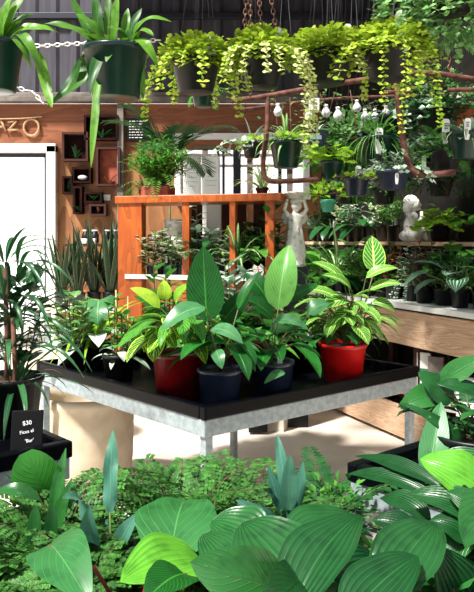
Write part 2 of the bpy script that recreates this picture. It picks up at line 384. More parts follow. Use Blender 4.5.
def plant_tag(root, p, h=.07, w_=.022, mat='white', name='plant_tag'):
    p = V(p); m = MB(); t_ = .0012; x = V((1, .1, 0)).normalized(); y = V((-.1, 1, .15)).normalized(); z = x.cross(y)*1.0; z = V((0, -.12, 1)).normalized()
    pts = [(-.3, -.35), (.3, -.35), (.5, .1), (.5, .9), (.3, 1), (-.3, 1), (-.5, .9), (-.5, .1)]
    vs = [p+x*(a*w_)+z*(b*h)+y*(k*t_) for k in (0, 1) for a, b in pts]; n = 8
    m.add(vs, [tuple(range(n-1, -1, -1)), tuple(range(n, 2*n))]+[(i, (i+1) % n, n+(i+1) % n, n+i) for i in range(n)])
    o = m.build(name, mat, root, smooth=False)
    m = MB(); 
    for q, ww in ((.75, .6), (.62, .4), (.5, .55)): m.box(p+z*(q*h)-y*.0016, (w_*ww, .001, h*.05), (x, y, z))
    m.build('print', 'navy', o, smooth=False)
    return o
def chain(mb, a, b, link=.032, r=.0022):
    a = V(a); b = V(b); d = (b-a); L = d.length; d.normalize(); s1 = d.cross(V((0, 1, 0.1))).normalized(); s2 = d.cross(s1); n = max(1, int(L/(link*.72)))
    for i in range(n):
        c = a+d*((i+.5)*L/n); sd = s1 if i % 2 else s2
        mb.tube([c+d*(math.cos(q)*link*.5)+sd*(math.sin(q)*link*.28) for q in [2*PI*k/8 for k in range(9)]], r, 4, False)
BEAM_Z = 3.3
def hanging(name, label, px, py_b, d, rt, h, potmat, polys, chains='wire', group=None, stemmat='stem', tags=(), anchor=None, ztop=BEAM_Z, lean=0, rb=None, lines=3, cat='hanging plant'):
    """px, py_b: image point of the pot's underside centre"""
    base = at(px, py_b, d); root = thing(name, label, cat, base, group); top = base+UP*(h-.025)
    m = MB(); pot_mesh(m, base, rt, rb or rt*.72, h, .016, 36); m.build('pot', potmat, root)
    soil_mesh(top, rt-.008).build('soil', 'soil', root)
    sm = MB()
    for mat, fn in polys:
        f = MB(); fn(f, sm, top); f.build('foliage', mat, root)
    if sm.v: sm.build('stems', stemmat, root)
    hub = V((base.x+lean, base.y, ztop)) if anchor is None else V(anchor)
    for k in range(lines):
        a = 2*PI*k/lines+.5; p = base+az(a)*(rt)+UP*(h-.01); c = MB()
        if chains == 'chain': chain(c, p, hub, .036, .0026); c.build('hanging_chain', 'chain', root)
        else: c.tube([p, hub], .0014, 5); c.build('hanging_wire', 'wire', root)
    for (tx, ty, tz, hh) in tags: plant_tag(root, top+V((tx, ty, tz)), hh, hh*.42)
    return root

# ================================================================== SETTING
DW = 8.0
m = MB(); m.box((0, 5, -.05), (16, 14, .1)); struct('floor', m, 'concrete', smooth=False)
m = MB(); m.box((-1, 17, -.06), (26, 10, .1)); struct('ground_outside', m, 'outside', smooth=False)
zx = lambda px, d=DW: (px-CX)/F*d
zz = lambda py, d=DW: CZ-(py-CY)/F*d
def wallbox(mb, x0, x1, z0, z1, y=DW, t_=.1): mb.box(((x0+x1)/2, y+t_/2, (z0+z1)/2), (x1-x0, t_, z1-z0))
dx1 = zx(47); wx0, wx1 = zx(178), zx(306); ztopw = zz(104)
m = MB()
wallbox(m, dx1, wx0, 0, zz(149)); wallbox(m, wx1, 6, 0, zz(149)); wallbox(m, wx0, wx1, 0, zz(197)); wallbox(m, -6, -4.1, 0, zz(149)); 
wallbox(m, wx0, wx1, zz(137), zz(149))
struct('wall_back', m, 'ply', smooth=False)
m = MB(); wallbox(m, -6, 6, zz(149), ztopw, DW-.005); struct('wall_sign_band', m, 'signwood', smooth=False)
# corrugated cladding above
m = MB(); vs = []; N = 300
for i in range(N+1):
    x = -6+12*i/N; y = DW-.02-(.025 if (i//2) % 3 == 0 else 0)
    vs += [V((x, y, ztopw+.05)), V((x, y, 5.2))]
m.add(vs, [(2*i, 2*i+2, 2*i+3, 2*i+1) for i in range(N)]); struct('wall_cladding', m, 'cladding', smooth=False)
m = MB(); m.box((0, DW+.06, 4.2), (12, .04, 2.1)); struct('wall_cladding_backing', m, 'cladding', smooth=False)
m = MB(); m.box((0, DW-.06, zz(101)), (12, .14, .06)); m.box((0, DW-.03, zz(95.5)), (12, .08, .05)); struct('trim_1', m, 'ledge', smooth=False, bevel=.006)
m = MB(); m.box((0, DW-.07, zz(18)), (12, .06, .07)); struct('trim_2', m, 'darkframe', smooth=False, bevel=.006)
m = MB(); m.box((zx(121.5), DW-.06, 1.9), (.075, .06, 3.8)); struct('trim_3', m, 'ledge', smooth=False, bevel=.006)
for i, y in enumerate((1.9, 3.0, 3.5, 4.0, 4.45)):
    m = MB(); m.box((0, y, BEAM_Z+.05), (7, .07, .1)); struct('beam_%d' % (i+1), m, 'ledge', smooth=False)
# side posts that hold the beams (outside the frame)
for i, (x, y) in enumerate(((-3.4, 1.9), (3.4, 1.9), (-3.4, 4.45), (3.4, 4.45))):
    m = MB(); m.box((x, y, 1.65), (.09, .09, 3.3)); struct('pillar_%d' % (i+1), m, 'ledge', smooth=False)
# shade wall on the right behind the benches
m = MB(); m.box((3.35, 5.9, 1.9), (.06, 4.2, 3.8)); struct('wall_right', m, 'redwood', smooth=False)
m = MB(); ya, yb, za_, zb_2 = 5.9, 8.3, 3.72, 4.62  # unseen roof slab, added above the view to shade the back wall
m.add([V((x, y, z+k)) for x in (-1.6, 5.5) for (y, z) in ((ya, za_), (yb, zb_2)) for k in (0, .05)], [(0, 2, 3, 1), (4, 5, 7, 6), (0, 1, 5, 4), (2, 6, 7, 3), (0, 4, 6, 2), (1, 3, 7, 5)]); struct('added_shade_roof', m, 'cladding', smooth=False)
# door
root = bpy.data.objects.new('door_1', None); COL.objects.link(root); root.location = (zx(20), DW, 0); root['kind'] = 'structure'
m = MB(); zt = zz(146.5)
m.box((zx(53), DW-.03, zt/2), (.11, .14, zt)); m.box(((zx(53)-4.1)/2, DW-.03, zt-.03), (4.1+zx(53)+.11, .14, .1)); m.box((-4.1, DW-.03, zt/2), (.1, .14, zt)); m.build('door_frame', 'whitepaint', root, smooth=False, bevel=.006)
m = MB(); m.box((zx(46.5), DW+.02, (zt-.06)/2), (.045, .06, zt-.08)); m.box(((zx(46)-4.05)/2, DW+.02, zt-.1), (4.05+zx(46), .06, .05)); m.build('door_track', 'darkframe', root, smooth=False)
# outside through the door: tall white wall added to fill the opening with brightness
m = MB(); m.box((-2, 15, 3.2), (22, .2, 6.4)); struct('wall_outside', m, 'outside', smooth=False)
m = MB()
for i in range(9): m.box((-3.2+i*.14, 11, 3.05+.02*i), (.07, .03, .35))
m.box((-2.6, 11.03, 3.3), (1.8, .04, .05)); struct('trim_outside_louvre', m, 'tagblue', smooth=False)
# window
root = bpy.data.objects.new('window_1', None); COL.objects.link(root); root.location = (zx(240), DW, zz(197)); root['kind'] = 'structure'
m = MB(); xa, xb = wx0, wx1; za, zb = zz(197), zz(137)
m.box(((xa+xb)/2, DW-.02, zb), (xb-xa+.1, .12, .07)); m.box(((xa+xb)/2, DW-.02, za), (xb-xa+.1, .14, .06)); m.box((xa, DW-.02, (za+zb)/2), (.07, .12, zb-za)); m.box((xb, DW-.02, (za+zb)/2), (.07, .12, zb-za))
m.build('window_frame', 'whitepaint', root, smooth=False, bevel=.005)
m = MB()
for px in (218, 223.5): m.box((zx(px), DW+.03, (za+zb)/2), (.03, .05, zb-za))
m.box((zx(237), DW+.03, (za+zb)/2), (.09, .05, zb-za)); m.box((zx(280), DW+.03, (za+zb)/2), (.04, .05, zb-za)); m.build('mullion', 'darkframe', root, smooth=False)
m = MB(); m.box(((xa+xb)/2, DW+.05, (za+zb)/2), (xb-xa, .006, zb-za)); m.build('pane', 'glass', root, smooth=False)
m = MB()
for z in (zz(150), zz(164)): m.box((zx(240), 10.5, z+.25), (4.5, .05, .04))
for px in (180, 205, 250, 290): m.box((zx(px, 10.5), 10.55, 1.6), (.09, .05, 3.2))
struct('trim_outside_fence', m, 'ledge', smooth=False)

# ================================================================== WALL THINGS
# timber letters and ring over the door
def stick(mb, a, b, r=.014, y=DW-.03):
    mb.tube([V((zx(a[0], y), y, zz(a[1], y))), V((zx(b[0], y), y, zz(b[1], y)))], r, 6)
m = MB(); stick(m, (8, 122), (17, 121)); stick(m, (17, 121), (9, 130)); stick(m, (8, 130), (19, 130)); o = m.build('wooden_letter', 'lightwood', org=at(13, 126, DW-.03)); tag(o, 'pale stick letter Z on the wood band over the doorway', 'letter')
m = MB(); stick(m, (-4, 131), (1, 120)); stick(m, (1, 120), (6, 131)); stick(m, (-2, 127), (4, 127)); o = m.build('wooden_letter', 'lightwood', org=at(2, 126, DW-.03)); tag(o, 'pale stick letter A cut by the left edge over the doorway', 'letter')
c = at(31.5, 127.5, DW-.03); m = MB(); m.tube([c+V((math.cos(q)*.088, 0, math.sin(q)*.098)) for q in [2*PI*k/28 for k in range(29)]], .015, 8, False)
tag(m.build('wooden_ring', 'lightwood', org=c), 'pale wooden ring shaped like an O above the doorway', 'letter')
m = MB(); m.tube([at(-3, 119, DW-.05), at(20, 118.6, DW-.05), at(42, 117, DW-.05)], .008, 6); tag(m.build('wooden_rod', 'lightwood', org=at(20, 118, DW-.05)), 'thin pale wooden rod above the stick letters', 'rod')

boxes = [((84, 118), (115, 140), 'dark wooden box planter at the top beside the metal post', 'lf_dark'),
         ((62, 88), (132, 161), 'wide reddish wooden box planter nearest the door frame', 'lf_dark'),
         ((96, 120), (147, 186), 'tall reddish wooden box planter left of the metal post', 'lf_copper'),
         ((72, 91), (167, 183), 'small dark box planter holding a white bloom', 'white'),
         ((62, 73), (176, 194), 'narrow dark box planter closest to the door frame, below the wide one', 'lf_dark'),
         ((73, 82), (186, 214), 'narrow upright dark box planter low on the plywood wall', 'lf_dark'),
         ((84, 102), (192, 203), 'low wide dark box planter with greenery on the plywood wall', 'lf_mid'),
         ((89, 106), (204, 216), 'lowest reddish box planter on the plywood wall', 'lf_copper')]
for i, ((a, b), (c_, d_), lab, lm) in enumerate(boxes):
    y0 = DW-.12; x0, x1, z1, z0 = zx(a, y0), zx(b, y0), zz(c_, y0), zz(d_, y0); root = thing('box_planter', lab, 'wall planter', ((x0+x1)/2, DW, z0), 'wooden box planters on the plywood wall')
    m = MB(); t_ = .025; yc = DW-.065; dp = .12
    m.box(((x0+x1)/2, yc, z0+t_/2), (x1-x0, dp, t_)); m.box(((x0+x1)/2, yc, z1-t_/2), (x1-x0, dp, t_)); m.box((x0+t_/2, yc, (z0+z1)/2), (t_, dp, z1-z0-2*t_)); m.box((x1-t_/2, yc, (z0+z1)/2), (t_, dp, z1-z0-2*t_))
    m.build('box_frame', 'redwood' if i in (1, 2, 7) else 'darkred', root, smooth=False)
    m = MB(); m.box(((x0+x1)/2, DW-.012, (z0+z1)/2), (x1-x0-2*t_, .015, z1-z0-2*t_)); m.build('backing', 'terracotta' if i == 2 else 'darkred', root, smooth=False)
    m = MB(); cc = V(((x0+x1)/2, DW-.07, z0+.04))
    if lm == 'white': m.ell(cc+UP*.03, (.06, .03, .03)); m.build('bloom', 'white', root)
    else: rosette(m, cc, 9 if x1-x0 > .2 else 5, min(.14, (z1-z0)*.6), .03, (20, 85), 'lance', .6); m.build('foliage', lm, root)
m = MB(); m.box(at(107, 197.5, DW-.01), (.08, .006, .07)); tag(m.build('price_card', 'white', org=at(107, 197.5, DW-.01), smooth=False), 'small white price card pinned among the wall box planters', 'card')
# chalkboard
bx = at(137, 130, DW-.04); root = thing('chalkboard', 'black chalkboard menu with faint white writing beside the metal post', 'chalkboard', bx)
m = MB(); m.box(bx, (.25, .03, .27)); m.build('board', 'slate', root, smooth=False)
m = MB()
for k in range(7): 
    x = -.09
    while x < .07:
        l_ = rv(.015, .04); m.box(bx+V((x+l_/2, -.017, .1-k*.032)), (l_, .003, .007)); x += l_+.012
tag(m.build('chalk_writing', 'chalk', root, smooth=False), kind='stuff')
# narrow wall table with little jars and white dishes
root = thing('wall_bench', 'dark narrow table with small goods against the plywood wall', 'table', at(95, 244, 7.6))
m = MB(); m.box(at(97, 245, 7.65), (.62, .4, .03)); m.build('table_top', 'redwood', root, smooth=False)
for px in (74, 118):
    for yy in (7.5, 7.8): m = MB(); zt = zz(246, 7.65); m.box((zx(px, 7.6), yy, zt/2), (.04, .04, zt)); m.build('leg', 'redwood', root, smooth=False)
def jar(px, py, d, r, h, lab, mat, cap='white', grp='small jars on the wall table'):
    b = at(px, py, d); root = thing('jar', lab, 'jar', b, grp); m = MB(); m.lathe(b, [(r*.9, 0), (r, .005), (r, h*.75), (r*.7, h*.85), (r*.7, h), (.001, h)], 14); m.build('body', mat, root)
    m = MB(); m.lathe(b+UP*h, [(r*.8, 0), (r*.8, h*.14), (.001, h*.14)], 12); m.build('lid', cap, root)
for px, lab in ((86, 'dark jar with white lid, nearest the door of the wall table row'), (95, 'dark jar with white lid between two white lidded jars'), (107, 'dark jar with white lid beside the orange post, left one'), (115.5, 'dark jar with white lid touching the orange post from behind')):
    jar(px, 243, 7.72, .045, .13, lab, 'blackplastic')
for px, py, lab in ((83, 244, 'white square dish in front of the dark jars, leftmost'), (92, 244, 'white square dish in front of the dark jars, right of its twin')):
    b = at(px, py, 7.52); m = MB(); m.box(b+UP*.03, (.09, .07, .06)); tag(m.build('dish', 'white', org=b, smooth=False, bevel=.008), lab, 'dish', 'white dishes on the wall table')

# white boards in front of the window
for px0, px1, py0, mat, lab in ((184, 201, 157, 'white', 'tall white board leaning before the window, left of the pair'), (202.5, 220, 156, 'white', 'tall white board leaning before the window, right of the pair')):
    d = 7.6; x0, x1, z1 = zx(px0, d), zx(px1, d), zz(py0, d); b = V(((x0+x1)/2, d, 0)); root = thing('white_board', lab, 'board', b, 'white boards before the window')
    m = MB(); m.box((b.x, d, z1/2), (x1-x0, .05, z1)); m.build('panel', mat, root, smooth=False, bevel=.02)
    m = MB()
    for k in range(6): m.box((b.x, d-.027, z1-.08-k*.05), ((x1-x0)*rv(.4, .7), .003, .006))
    m.build('printed_lines', 'tagblue', root, smooth=False)

# ================================================================== FURNITURE
A_ = math.radians(39.0); B_ = math.radians(133.2); U = V((math.cos(A_), math.sin(A_), 0)); W_ = V((math.cos(B_), math.sin(B_), 0))
def bench(name, label, c, lu, lv, zt, legs=True, cat='plant bench', tray='traywet'):
    c = V((c[0], c[1], 0)); root = thing(name, label, cat, c+U*lu/2+W_*lv/2); ax = (U, W_, UP); q = lambda u, v_, z: c+U*u+W_*v_+UP*z
    m = MB(); rw = .035
    m.box(q(lu/2, lv/2, zt-.045), (lu-.02, lv-.02, .012), ax)
    for (u, v_, a, b) in ((lu/2, rw/2, lu, rw), (lu/2, lv-rw/2, lu, rw), (rw/2, lv/2, rw, lv-2*rw), (lu-rw/2, lv/2, rw, lv-2*rw)): m.box(q(u, v_, zt-.027), (a, b, .054), ax)
    m.build('tray', tray, root, smooth=False, bevel=.006)
    m = MB(); fh = .07; zc = zt-.054-fh/2
    for (u, v_, a, b) in ((lu/2, .03, lu-.01, .04), (lu/2, lv-.03, lu-.01, .04), (.03, lv/2, .04, lv-.1), (lu-.03, lv/2, .04, lv-.1)): m.box(q(u, v_, zc), (a, b, fh), ax)
    m.build('frame', 'galv', root, smooth=False, bevel=.004)
    for (u, v_) in ((.035, .035), (lu-.035, .035), (.035, lv-.035), (lu-.035, lv-.035)):
        m = MB(); z2 = zt-.124; m.box(q(u, v_, z2/2), (.036, .036, z2), ax); m.build('leg', 'galv', root, smooth=False, bevel=.003)
    return root
TZ = .80; TC = V((-.124, 2.64, 0))
bench('plant_bench', 'galvanised bench with black tray in the middle holding red and blue pots', TC, 1.37, 1.40, TZ)
P2 = V((-.53, 2.2, 0)); bench('plant_bench', 'galvanised bench with black tray under the thin-leaved dracaena', P2-U*1.1, 1.1, .9, TZ)
P3 = V((.32, 1.99, 0)); bench('plant_bench', 'black tray bench corner showing beneath the broad leaves near the camera', P3-W_*.95, 1.1, .95, TZ)
# low staging under the ferns
root = thing('plant_staging', 'low black staging hidden under the ferns in front', 'plant bench', (-.25, 1.45, 0))
m = MB(); m.box((-.25, 1.475, .485), (1.06, .95, .03)); m.build('deck', 'blackplastic', root, smooth=False)
for x in (-.74, .24):
    for y in (1.04, 1.91): m = MB(); m.box((x, y, .235), (.05, .05, .47)); m.build('leg', 'galv', root, smooth=False)
# display bench on the right: front shelf, upper board, kick boards
E = V((.394, -.919, 0)).normalized(); Nn = V((.919, .394, 0)).normalized(); A0 = V((.185, 7.195, 0)); LB = 4.7
bax = (E, Nn, UP); qb = lambda e, n, z: A0+E*e+Nn*n+UP*z
root = thing('display_bench', 'long two tier timber display bench with white shelf edge on the right', 'display bench', qb(LB/2, .4, 0))
m = MB(); m.box(qb(LB/2, .19, .982), (LB, .46, .036), bax); m.build('shelf', 'whitepaint', root, smooth=False)
m = MB(); m.box(qb(LB/2, .03, .82), (LB, .04, .24), bax); m.build('side_board', 'plank', root, smooth=False)
m = MB(); m.box(qb(LB/2, .03, .14), (LB, .04, .22), bax); m.build('base_board', 'plank', root, smooth=False)
m = MB(); m.box(qb(LB/2, .60, 1.42), (LB, .36, .03), bax); m.build('upper_board', 'plank', root, smooth=False)
m = MB(); m.box(qb(LB/2, .43, 1.2), (LB, .02, .4), bax); m.build('riser', 'shaded_board', root, smooth=False)
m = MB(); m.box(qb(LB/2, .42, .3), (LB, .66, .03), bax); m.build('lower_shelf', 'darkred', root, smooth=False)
for e in (.1, 1.4, 2.6, 4.64):
    m = MB(); m.box(qb(e, .1, .485), (.06, .06, .97), bax); m.build('post', 'redwood', root, smooth=False)
    m = MB(); m.box(qb(e, .75, .70), (.06, .06, 1.4), bax); m.build('post', 'redwood', root, smooth=False)
m = MB(); m.box(qb(LB/2, .83, 1.6), (LB, .04, 3.2), bax); m.build('back_board', 'shaded_board', root, smooth=False)

# orange shelf unit
B0 = V((zx(118, 5.6), 5.6, 0)); B1 = V((zx(279, 5.2), 5.2, 0)); ud = (B1-B0); UL = ud.length; ud.normalize(); un = V((-ud.y, ud.x, 0)); uax = (ud, un, UP); qs = lambda e, n, z: B0+ud*e+un*n+UP*z
sp = lambda px: (px-118)/161*UL
root = thing('shelf_unit', 'orange stained timber shelving unit with open bays', 'shelf unit', qs(UL/2, .25, 0))
zt = 1.81
m = MB(); m.box(qs(sp(143)/2, .02, zt/2+.1), (sp(143), .04, zt-.32), uax); m.box(qs(.02, .25, zt/2+.1), (.04, .42, zt-.32), uax); m.build('end_panel', 'orange', root, smooth=False)
m = MB(); m.box(qs(UL/2, .22, .13), (UL+.1, .56, .26), uax); m.build('base', 'concrete', root, smooth=False)
m = MB(); m.box(qs(UL/2, .24, zt-.03), (UL+.04, .52, .06), uax); m.build('top', 'orange', root, smooth=False, bevel=.005)
for a, b in ((185, 192), (232, 237.5), (266, 274)):
    m = MB(); m.box(qs(sp((a+b)/2), .03, zt/2+.1), (sp(b)-sp(a), .06, zt-.32), uax); m.build('upright', 'orange', root, smooth=False)
for a, b in ((170, 185), (207, 232), (240, 262)):
    m = MB(); m.box(qs(sp((a+b)/2), .46, 1.45), (sp(b)-sp(a), .02, .60), uax); m.build('back_panel', 'redwood', root, smooth=False)
m = MB(); m.box(qs(UL/2+.02, .20, 1.15), (UL-.06, .36, .025), uax); m.box(qs(UL/2+.02, .0, 1.152), (UL-.1, .03, .035), uax); m.build('shelf', 'whitepaint', root, smooth=False)
# pale bench for the snake plants
root = thing('low_bench', 'pale low bench under the snake plants beside the doorway', 'bench', at(80, 312, 6.9))
m = MB(); zb_ = zz(306, 6.9); m.box((zx(84, 6.9), 6.9, zb_-.02), (.95, .5, .04)); m.build('bench_top', 'concrete', root, smooth=False)
for x in (-.42, .42):
    for y in (-.2, .2): m = MB(); m.box((zx(84, 6.9)+x, 6.9+y, (zb_-.04)/2), (.05, .05, zb_-.04)); m.build('leg', 'galv', root, smooth=False)

# ================================================================== SNAKE PLANTS, TOP OF THE SHELF UNIT
for i, (px, py, d, nm, h, lab) in enumerate(((62, 308, 6.8, 12, .62, 'snake plant nearest the doorway, dark blue pot'), (78, 309, 6.75, 14, .60, 'snake plant second from the doorway, dark blue pot'),
                                        (94, 309, 6.85, 16, .68, 'snake plant in the middle of the row with pale edged leaves'), (110, 309, 6.8, 16, .66, 'snake plant touching the orange post'))):
    b = at(px, py, d); b.z = zb_
    potted('snake_plant', lab, 'snake plant', b, (.072, .06, .15, 'bluepot' if i < 2 else 'blackplastic'), [('lf_snake', lambda f, s, t, nm=nm, h=h: rosette(f, t, int(nm*1.7), h, .042, (60, 89), 'sword', .12, .2, 6, 2, r0=.035))], 'snake plants on the low bench')
# trough with bushy fern on top of the shelf unit
b = qs(sp(149), .22, zt); root = thing('trough_planter', 'terracotta trough of feathery green foliage standing on the orange shelving unit', 'potted plant', b)
m = MB(); m.box(b+UP*.045, (.25, .17, .09), uax); m.build('trough', 'terracotta', root, smooth=False, bevel=.01)
m = MB(); m.box(b+UP*.093, (.23, .15, .01), uax); m.build('soil', 'soil', root, smooth=False)
f = MB(); s = MB()
bush(f, s, b+UP*.09, 120, .40, .30, .085, .022, 14, 'lance', .8, 2, 2, .5, start=.1); fern(f, None, b+UP*.12, 16, .36, 16, .05, .008, (10, 60), 1.5)
f.build('foliage', 'lf_fern', root); s.build('stems', 'stem', root)
# kentia palm behind
b = at(169, 197, 6.2); b.z = 0
potted('palm', 'dark palm with arching fronds rising behind the terracotta trough', 'palm', b, (.14, .11, .28, 'blackplastic'), [('lf_palm', lambda f, s, t: (
    fern(f, s, at(170, 165, 6.2), 9, .62, 24, .24, .026, (45, 85), 1.5, wide=1.0), s.tube([t, at(170, 165, 6.2)], .012, 6)))])
potted('dracaena', 'small dark spiky dracaena at the left end of the shelving unit top', 'potted plant', qs(.1, .3, zt), (.05, .04, .07, 'blackplastic'), [('lf_palm', lambda f, s, t: rosette(f, t, 34, .24, .014, (5, 70), 'strap', 1.2))])

# ================================================================== PLANTS IN THE SHELF UNIT
def gen(kind, q=1.0):
    def fn(f, s, t):
        k = kind; z0 = len(f.v); y0 = len(s.v)
        body(k, f, s, t)
        if q != 1:
            for L_, o in ((f.v, z0), (s.v, y0)):
                for i in range(o, len(L_)): L_[i] = t+(L_[i]-t)*q
    def body(k, f, s, t):
        if k == 'cream': bush(f, s, t, 9, .22, .10, .06, .04, 6, 'ovate')
        elif k == 'white': bush(f, s, t, 8, .2, .09, .07, .05, 5, 'heart')
        elif k == 'fern': fern(f, s, t, 16, .26, 14, .05, .012)
        elif k == 'small': bush(f, s, t, 12, .2, .10, .035, .022, 9, 'round')
        elif k == 'grass': rosette(f, t, 60, .25, .006, (40, 88), 'strap', 1.2, .1, 5, 1)
        elif k == 'spider': rosette(f, t, 34, .28, .02, (30, 80), 'strap', 1.7)
        elif k == 'rose': rosette(f, t, 14, .15, .06, (15, 75), 'ovate', .8, sm=s, pet=.08)
        elif k == 'tall': bush(f, s, t, 6, .34, .07, .09, .035, 9, 'lance')
        elif k == 'heart': rosette(f, t, 12, .11, .09, (20, 80), 'heart', .7, sm=s, pet=.14, lobe=.2)
        elif k == 'broad': rosette(f, t, 11, .22, .09, (30, 80), 'ovate', .7, sm=s, pet=.06, nc=4)
        elif k == 'succ': rosette(f, t, 26, .09, .03, (10, 80), 'obov', .3)
    return fn
def small(px, py, d, kind, mat, lab, pot='blackplastic', r=.05, h=.1, z=None, cat='potted plant', grp=None, name='potted_plant', tg=None, sc=1):
    b = at(px, py, d)
    if z is not None: b.z = z
    return potted(name, lab, cat, b, (r, r*.78, h, pot), [(mat, gen(kind))], grp, tagc=tg)
g1 = 'potted plants on the shelf of the orange unit'
zs = 1.1635
def on_unit(px, n, kind, mat, lab, **k):
    b = qs(sp(px), n, zs); potted(k.pop('name', 'potted_plant'), lab, 'potted plant', b, (k.get('r', .033), k.get('r', .033)*.8, k.get('h', .1), k.get('pot', 'blackplastic')), [(mat, gen(kind, 1.55))], g1, tagc=k.get('tg'))
on_unit(148, .08, 'cream', 'lf_cream', 'cream splashed plant in a black pot at the left end of the white shelf')
on_unit(156.5, .13, 'white', 'lf_caladium', 'white leaved plant in a black pot, second from the left on the white shelf')
on_unit(165, .08, 'cream', 'lf_cream', 'taller cream splashed plant in front of the white urn', tg=(.0, -.03, .08))
on_unit(173, .10, 'small', 'lf_cream', 'small cream and green plant to the right of the white urn')
on_unit(184, .09, 'rose', 'lf_cream', 'pale rosette plant in a green pot on the white shelf', pot='greenpot', r=.045, h=.09)
on_unit(200, .10, 'tall', 'lf_silver', 'silvery upright plant behind the tallest peace lily leaf')
on_unit(212, .14, 'rose', 'lf_dark', 'dark glossy leaved plant beside the silvery upright one', h=.2)
on_unit(222, .10, 'small', 'lf_silver', 'small leaved silver green plant under the yellow fern')
on_unit(236, .10, 'spider', 'lf_spider', 'striped spider plant right of the yellow fern')
on_unit(252, .12, 'rose', 'lf_mid', 'mid green broad rosette right of the striped spider plant', h=.12)
on_unit(268, .10, 'tall', 'lf_dark', 'dark bushy plant at the right end of the orange unit shelf', h=.14)
potted('yellow_fern', 'yellow green fern glowing in the middle bay of the orange unit', 'fern', qs(sp(222), .26, zs), (.05, .04, .2, 'blackplastic'), [('lf_yellowfern', lambda f, s, t: fern(f, s, t, 16, .26, 16, .055, .014, (25, 75), .9))])
potted('rubber_plant', 'dark plant with big pointed leaves in the right bay of the orange unit', 'potted plant', qs(sp(254), .27, zs), (.07, .055, .18, 'blackplastic'), [('lf_dark', lambda f, s, t: bush(f, s, t, 7, .34, .16, .15, .08, 5, 'ovate', .5))])
potted('caladium', 'caladium with white leaves and crimson veins right of the shelving', 'potted plant', qs(sp(263), -.12, 1.04), (.05, .04, .09, 'terracotta'), [('lf_caladium', lambda f, s, t: (
    f.to(t+V((-.0, 0, .14)), t+V((.01, -.06, .03)), .10, .1, (0, -.8, .5), 'heart', lobe=.2), rosette(f, t, 6, .09, .07, (40, 80), 'heart', .8, sm=s, pet=.08, lobe=.2)))])
m = MB(); b = qs(sp(263), -.12, 0); m.box(b+UP*.53, (.14, .14, 1.02)); tag(m.build('plinth', 'blackplastic', org=b, smooth=False), 'slim dark plinth under the crimson veined caladium', 'plinth')
on_unit(235, .36, 'broad', 'lf_mid', 'broad leaved green plant deep in the middle bay of the orange unit', h=.18)
on_unit(244, .2, 'small', 'lf_mid', 'bushy plant left of the right bay of the orange unit', h=.14)
on_unit(192, .2, 'small', 'lf_dark', 'dark bushy plant behind the second upright of the orange unit', h=.12)
# white urn
b = qs(sp(166), .26, zs); root = thing('white_urn', 'white ribbed urn standing in the left bay of the orange unit', 'urn', b)
m = MB(); m.lathe(b, [(.07, 0), (.10, .02), (.12, .14), (.125, .26), (.10, .32), (.105, .34), (.09, .38), (.095, .42), (.10, .46), (.085, .46), (.08, .40)], 24); m.build('body', 'stone', root)
m = MB(); [m.lathe(b+UP*z, [(r, 0), (r+.008, .006), (r, .012)], 24) for r, z in ((.113, .1), (.12, .19), (.118, .27))]; m.build('band', 'white', root)
b = qs(sp(187), .05, zs+.0)+V((0.02, 0.12, 0)); root = thing('garden_ornament', 'small pale bell shaped ornament right of the white urn', 'ornament', b)
m = MB(); m.lathe(b, [(.04, 0), (.045, .02), (.045, .12), (.03, .17), (.012, .19), (.012, .21), (.001, .22)], 16); m.build('body', 'greystone', root); m = MB(); m.ell(b+UP*.225, (.014, .014, .014)); m.build('finial', 'stone', root)
m = MB(); b = qs(sp(200.5), .40, zs); m.box(b+UP*.3, (.13, .02, .58), uax); tag(m.build('white_card', 'white', org=b, smooth=False), 'white upright card standing in the second bay of the orange unit', 'card')
# coleus-like plant on top right of the unit and vines near window
small(262, 192, 5.45, 'spider', 'lf_spider', 'striped plant on top of the orange unit at its right end', r=.05, h=.06, z=zt)

# ================================================================== STATUES
def remeshed(m, name, mat, root, vox=.007, sub=None):
    o = m.build(name, mat, root); r = o.modifiers.new('r', 'REMESH'); r.mode = 'VOXEL'; r.voxel_size = vox; r.use_smooth_shade = True
    s_ = o.modifiers.new('s', 'SMOOTH'); s_.iterations = 3; s_.factor = .5; return o
def e_of(px, n, dz=1.0):   # parameter along the bench for an image column
    lo, hi = 0, LB
    for _ in range(40):
        mid = (lo+hi)/2; p = qb(mid, n, 0); x = CX+F*p.x/p.y
        if x < px: lo = mid
        else: hi = mid
    return lo
# cherub with bowl
b = at(295, 243, 5.35); z0 = 1.24; b = V((b.x, b.y, z0))
root = thing('angel_statue', 'white robed cherub statue holding a bird bath bowl over its head', 'statue', b); H0 = zz(207, 5.35)-z0
m = MB(); q = lambda x, y, z: b+V((x, y, z))
m.lathe(b, [(.085, 0), (.085, .03), (.075, .04), (.085, .1), (.075, .2), (.055, .3), (.06, .36), (.05, .41), (.001, .43)], 18)
m.ell(q(.01, -.01, .485), (.043, .045, .052)); m.ell(q(0, 0, .43), (.02, .02, .03)); m.ell(q(.012, -.052, .48), (.009, .012, .009)); 
m.tube([q(-.055, 0, .4), q(-.085, -.03, .45), q(-.06, -.02, .535)], [.022, .017, .013], 8); m.tube([q(.055, 0, .4), q(.09, -.03, .45), q(.065, -.02, .535)], [.022, .017, .013], 8)
for k in range(9): a = 2*PI*k/9; m.tube([q(.07*math.cos(a), .07*math.sin(a), .02), q(.082*math.cos(a+.1), .082*math.sin(a+.1), .12), q(.05*math.cos(a+.2), .05*math.sin(a+.2), .33)], .009, 5)
for sx in (-1, 1): m.ell(q(sx*.055, .05, .38), (.05, .012, .06), 10, 8, Matrix.Rotation(sx*.5, 3, 'Y'))
remeshed(m, 'body', 'stone', root)
m = MB(); 
